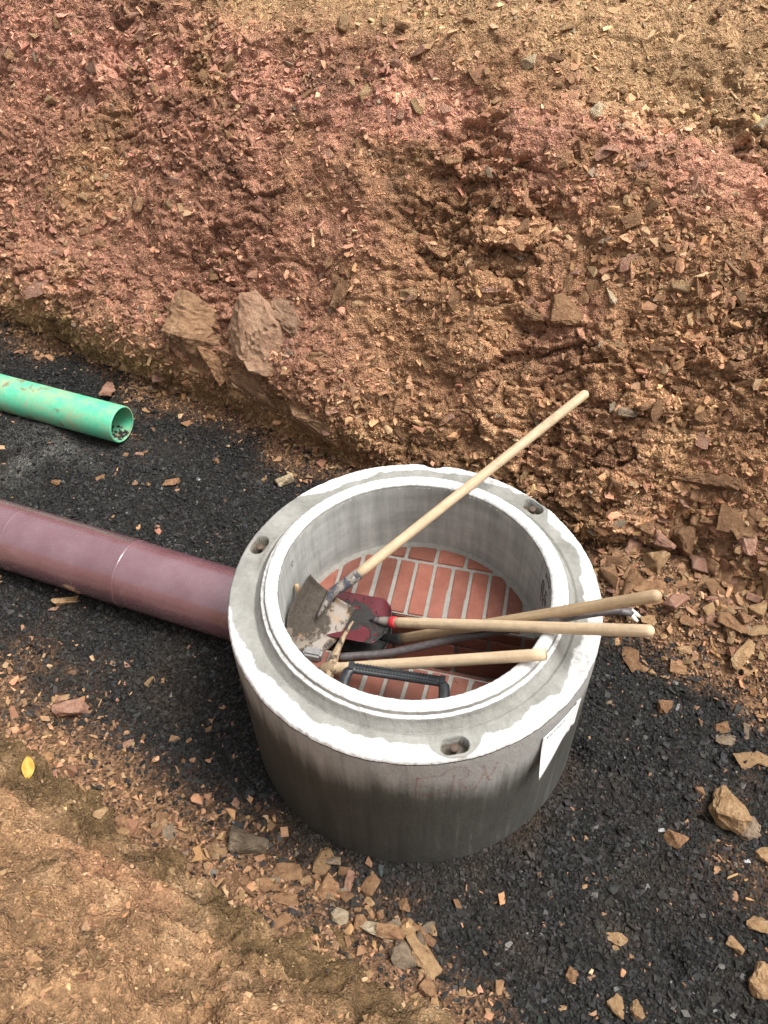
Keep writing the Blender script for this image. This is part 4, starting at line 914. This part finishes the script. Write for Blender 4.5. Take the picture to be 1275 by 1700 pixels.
# stones of the slope that read singly
for (x, y, w, sh, k, mt, an_) in [(665, 186, 34, 'slab', 1, 'rock_pink', 80), (878, 105, 28, 'block', 1, 'rock_pale', 10), (994, 186, 34, 'block', 2, 'rock_pale', 40), (1062, 278, 34, 'slab', 0, 'rock_pink', 0), (691, 388, 20, 'chip', 0, 'rock_tan', -30), (694, 408, 18, 'chip', 3, 'rock_tan', 60),
        (1198, 20, 24, 'block', 0, 'rock_brown', 20), (570, 40, 32, 'block', 4, 'rock_tan', 60), (516, 52, 22, 'chip', 1, 'rock_tan', 20), (780, 28, 24, 'block', 3, 'rock_tan', 60), (950, 50, 20, 'chip', 4, 'rock_pale', 70), (1120, 128, 24, 'block', 4, 'rock_tan', 20), (1262, 205, 26, 'block', 5, 'rock_pale', 60),
        (680, 490, 34, 'block', 1, 'rock_tan', 10), (815, 480, 36, 'slab', 1, 'rock_pink', 0), (945, 515, 66, 'block', 3, 'rock_brown', 0), (888, 520, 40, 'block', 5, 'rock_brown', 0), (545, 435, 30, 'slab', 2, 'rock_brown', 60), (280, 335, 34, 'long', 1, 'rock_tan', -80), (300, 345, 30, 'long', 3, 'rock_tan', -75), (175, 228, 20, 'slab', 0, 'rock_tan', -40),
        (1015, 490, 34, 'long', 2, 'rock_pale', -80), (1120, 715, 24, 'block', 0, 'rock_tan', 40), (565, 490, 46, 'block', 4, 'rock_brown', 30), (1190, 620, 30, 'block', 2, 'rock_brown', 10), (525, 540, 34, 'slab', 3, 'rock_brown', 40), (1022, 570, 34, 'slab', 4, 'rock_tan', -40), (60, 480, 50, 'slab', 5, 'rock_pink', 0), (240, 55, 34, 'block', 1, 'rock_pink', 50), (1165, 690, 26, 'block', 0, 'rock_brown', 0)]:
    o = put(x, y, w, sh, k, mt, None, ang=an_, cat=None, lift=-.1); mw = o.matrix_world.copy(); o.parent = slope; o.matrix_world = mw
# the big cracked boulder that sticks out of the slope, in two pieces along its crack, and the layered ledge beside it
def boulder_mesh(seed, hgt, flat):
    from mathutils import noise
    v, f = hull(16, 1, hgt, flat, seed, .6); bm = bmesh.new(); vs = [bm.verts.new(q) for q in v]
    for t in f: bm.faces.new([vs[i] for i in t])
    bmesh.ops.recalc_face_normals(bm, faces=bm.faces)
    for k in range(4): bmesh.ops.subdivide_edges(bm, edges=[e for e in bm.edges if e.calc_length() > .09], cuts=1, use_grid_fill=True); bmesh.ops.triangulate(bm, faces=bm.faces)
    bm.normal_update(); ph = Vector((seed*.37, seed*.11, seed*.7)); mv = []
    for q in bm.verts:
        c = q.co; w = noise.fractal(c*1.6+ph, .7, 2.1, 6)*.07; lay = (c.y*.75+c.z*.5+.12*noise.noise(c*2+ph))*5.5; st = (lay-math.floor(lay)); w += .05*(st-.5)*(.5+noise.noise(c*3-ph))
        d0 = noise.voronoi(c*1.7+ph)[0]; cr = d0[1]-d0[0]; w -= .06*max(0, 1-cr/.05)
        mv.append((q, q.normal*w))
    for q, w in mv: q.co += w
    me = bpy.data.meshes.new('boulder'); bm.to_mesh(me); bm.free(); me.shade_flat(); return me
def boulder(px, py, w, hgt, seed, mat, ang, label, out=.35, flat=.5):
    P0, n0 = cast(px, py); depth = (P0-CAM)@FW; me = boulder_mesh(seed, hgt, flat); me.materials.append(M[mat]); size = w/F*depth/2
    z = nrm(n0+np.array([0, -.1, .0])); a = math.radians(ang); x = RT*math.cos(a)+UP*math.sin(a); x = nrm(x-z*(x@z)); Rm = np.stack([x, np.cross(z, x), z], -1); q = P0+n0*size*flat*out
    o = bpy.data.objects.new('boulder', me); COL.objects.link(o); o.matrix_world = Matrix([[*(Rm[i]*size), q[i]] for i in range(3)]+[[0, 0, 0, 1]]); o.parent = slope; o['label'] = label; return o
boulder(436, 574, 178, .72, 901, 'rock_face', -48, 'pinkish main face of the cracked boulder', -.5, .45)
boulder(478, 526, 104, .7, 902, 'rock_face', -50, 'broken corner of the cracked boulder', -.5, .45)
boulder(340, 540, 150, .62, 903, 'rock_ledge', -35, 'ochre layered ledge left of the boulder', -.62, .5)
boulder(356, 604, 76, .6, 904, 'rock_brown', -40, 'brown block under the boulder', -.1)
boulder(430, 650, 110, .5, 905, 'rock_ledge', -35, 'brown ledge under the boulder', -.3)
boulder(520, 700, 120, .4, 908, 'rock_ledge', -30, 'dark brown ledge at the slope foot behind the manhole', -.35)
boulder(1165, 795, 130, .3, 906, 'rock_brown', -8, 'brown ledge above the rubble heap', -.2)

# rubble heap at the slope foot right of the manhole: individual slabs
k = 0; tries = 0
while k < 130 and tries < 3000:
    tries += 1; px = rng.uniform(985, 1290); py = rng.uniform(860, 1085)
    if py > 1005+.16*(px-985)+rng.normal(0, 14) or (px < 1010 and py < 930): continue
    P0, n0 = cast(px, py)
    if np.hypot(P0[0], P0[1]) < .70: continue
    w = float(np.clip(rng.lognormal(math.log(25), .45), 11, 60)); put(px, py, w, ['slab', 'chip', 'block', 'slab', 'long'][k % 5], k//5, ['rock_brown', 'rock_brown', 'rock_tan', 'rock_brown', 'rock_pink', 'rock_brown'][int(rng.integers(0, 6))], 'loose brown stone in the rubble heap right of the manhole', ang=rng.uniform(-70, 70), tilt=.35, lift=rng.uniform(.2, .9), group='rubble heap right of the manhole'); k += 1
hp, hn, hs = [], [], []
while len(hp) < 420:
    px = rng.uniform(985, 1290); py = rng.uniform(850, 1085)
    if py > 1000+.16*(px-985)+rng.normal(0, 14) or (px < 1010 and py < 930): continue
    P0, n0 = cast(px, py)
    if np.hypot(P0[0], P0[1]) < .70: continue
    sz1 = float(np.clip(rng.lognormal(math.log(.019), .35), .008, .045)); hp.append(P0+n0*sz1*.25); hn.append(n0); hs.append(sz1)
tag(link('rubble', scatter_mesh('rubble', SHARD, np.array(hp), rotmats(np.array(hn), .45, rng), np.array(hs), frag_colors(np.tile(np.array([.29, .165, .09]), (len(hp), 1)), len(hp), rng)), M['frag']), 'small broken stone filling the rubble heap at the slope foot', 'rubble', kind='stuff')
k = 0; tries = 0
while k < 88 and tries < 3000:
    tries += 1; px = rng.uniform(200, 720); py = rng.uniform(1360, 1640)
    if abs(py-(1395+.36*(px-260)+20*math.sin(px*.02))) > abs(rng.normal(0, 32)) : continue
    P0, n0 = cast(px, py)
    if np.hypot(P0[0], P0[1]) < .70: continue
    w = float(np.clip(rng.lognormal(math.log(23), .45), 10, 52)); put(px, py, w, ['chip', 'slab', 'block', 'chip'][k % 4], k//4, ['rock_brown', 'rock_brown', 'rock_brown', 'rock_grey', 'rock_tan'][int(rng.integers(0, 5))], 'small stone in the brown rubble along the near bank edge', ang=rng.uniform(-80, 80), tilt=.3, lift=rng.uniform(.1, .6), group='rubble along the near bank'); k += 1
k = 0; tries = 0
while k < 24 and tries < 3000:
    tries += 1; px = rng.uniform(0, 1275); py = rng.uniform(640, 1700); g_ = at(px, py); u1, n1 = tn(g_[0], g_[1])
    if abs(n1) > .86 or np.hypot(g_[0], g_[1]) < .72 or in_pipe(g_[0], g_[1]): continue
    if rng.random() > .12+abs(n1)**2+.35*(px > 1100)+.3*(px < 230): continue
    w = float(np.clip(rng.lognormal(math.log(13), .35), 8, 26)); put(px, py, w, ['chip', 'block', 'chip', 'slab'][k % 4], k//4, ['rock_brown', 'rock_tan', 'rock_pink', 'rock_brown', 'rock_tan'][int(rng.integers(0, 5))], 'small brown stone scattered on the dark gravel', ang=rng.uniform(-80, 80), tilt=.3, lift=.4, group='stones scattered on the gravel'); k += 1

# yellow leaf
P0, n0 = cast(46, 1276); z = nrm(n0+np.array([.1, -.3, .3])); x = nrm(np.cross([-.3, 1., 0], z)); y = np.cross(z, x)
def leaf(u, v):
    w = .024*math.sin(math.pi*min(1, v*.96+.03))**.75*(1-.15*v); s = 2*u-1; l = (v-.5)*.085; return x*(s*w)+y*l+z*(.010*abs(s)**1.5+.008*math.sin(v*3)+.003*math.sin(v*9+s*2)+.008)
V, f = sheet(leaf, 13, 19, .0006); lf = empty('fallen_leaf', tuple(P0)); tag(lf, 'single yellow leaf lying on the soil at the left edge', 'leaf'); clean(poly('leaf_blade', V, f, M['leaf'], lf, True))
V, f = sweep([y*-.070+z*.008, y*-.043+z*.010, y*.0+z*.0125, y*.035+z*.014], [.0011, .0010, .0008, .0004], 6); poly('leaf_stalk', V, f, M['leaf'], lf, True)
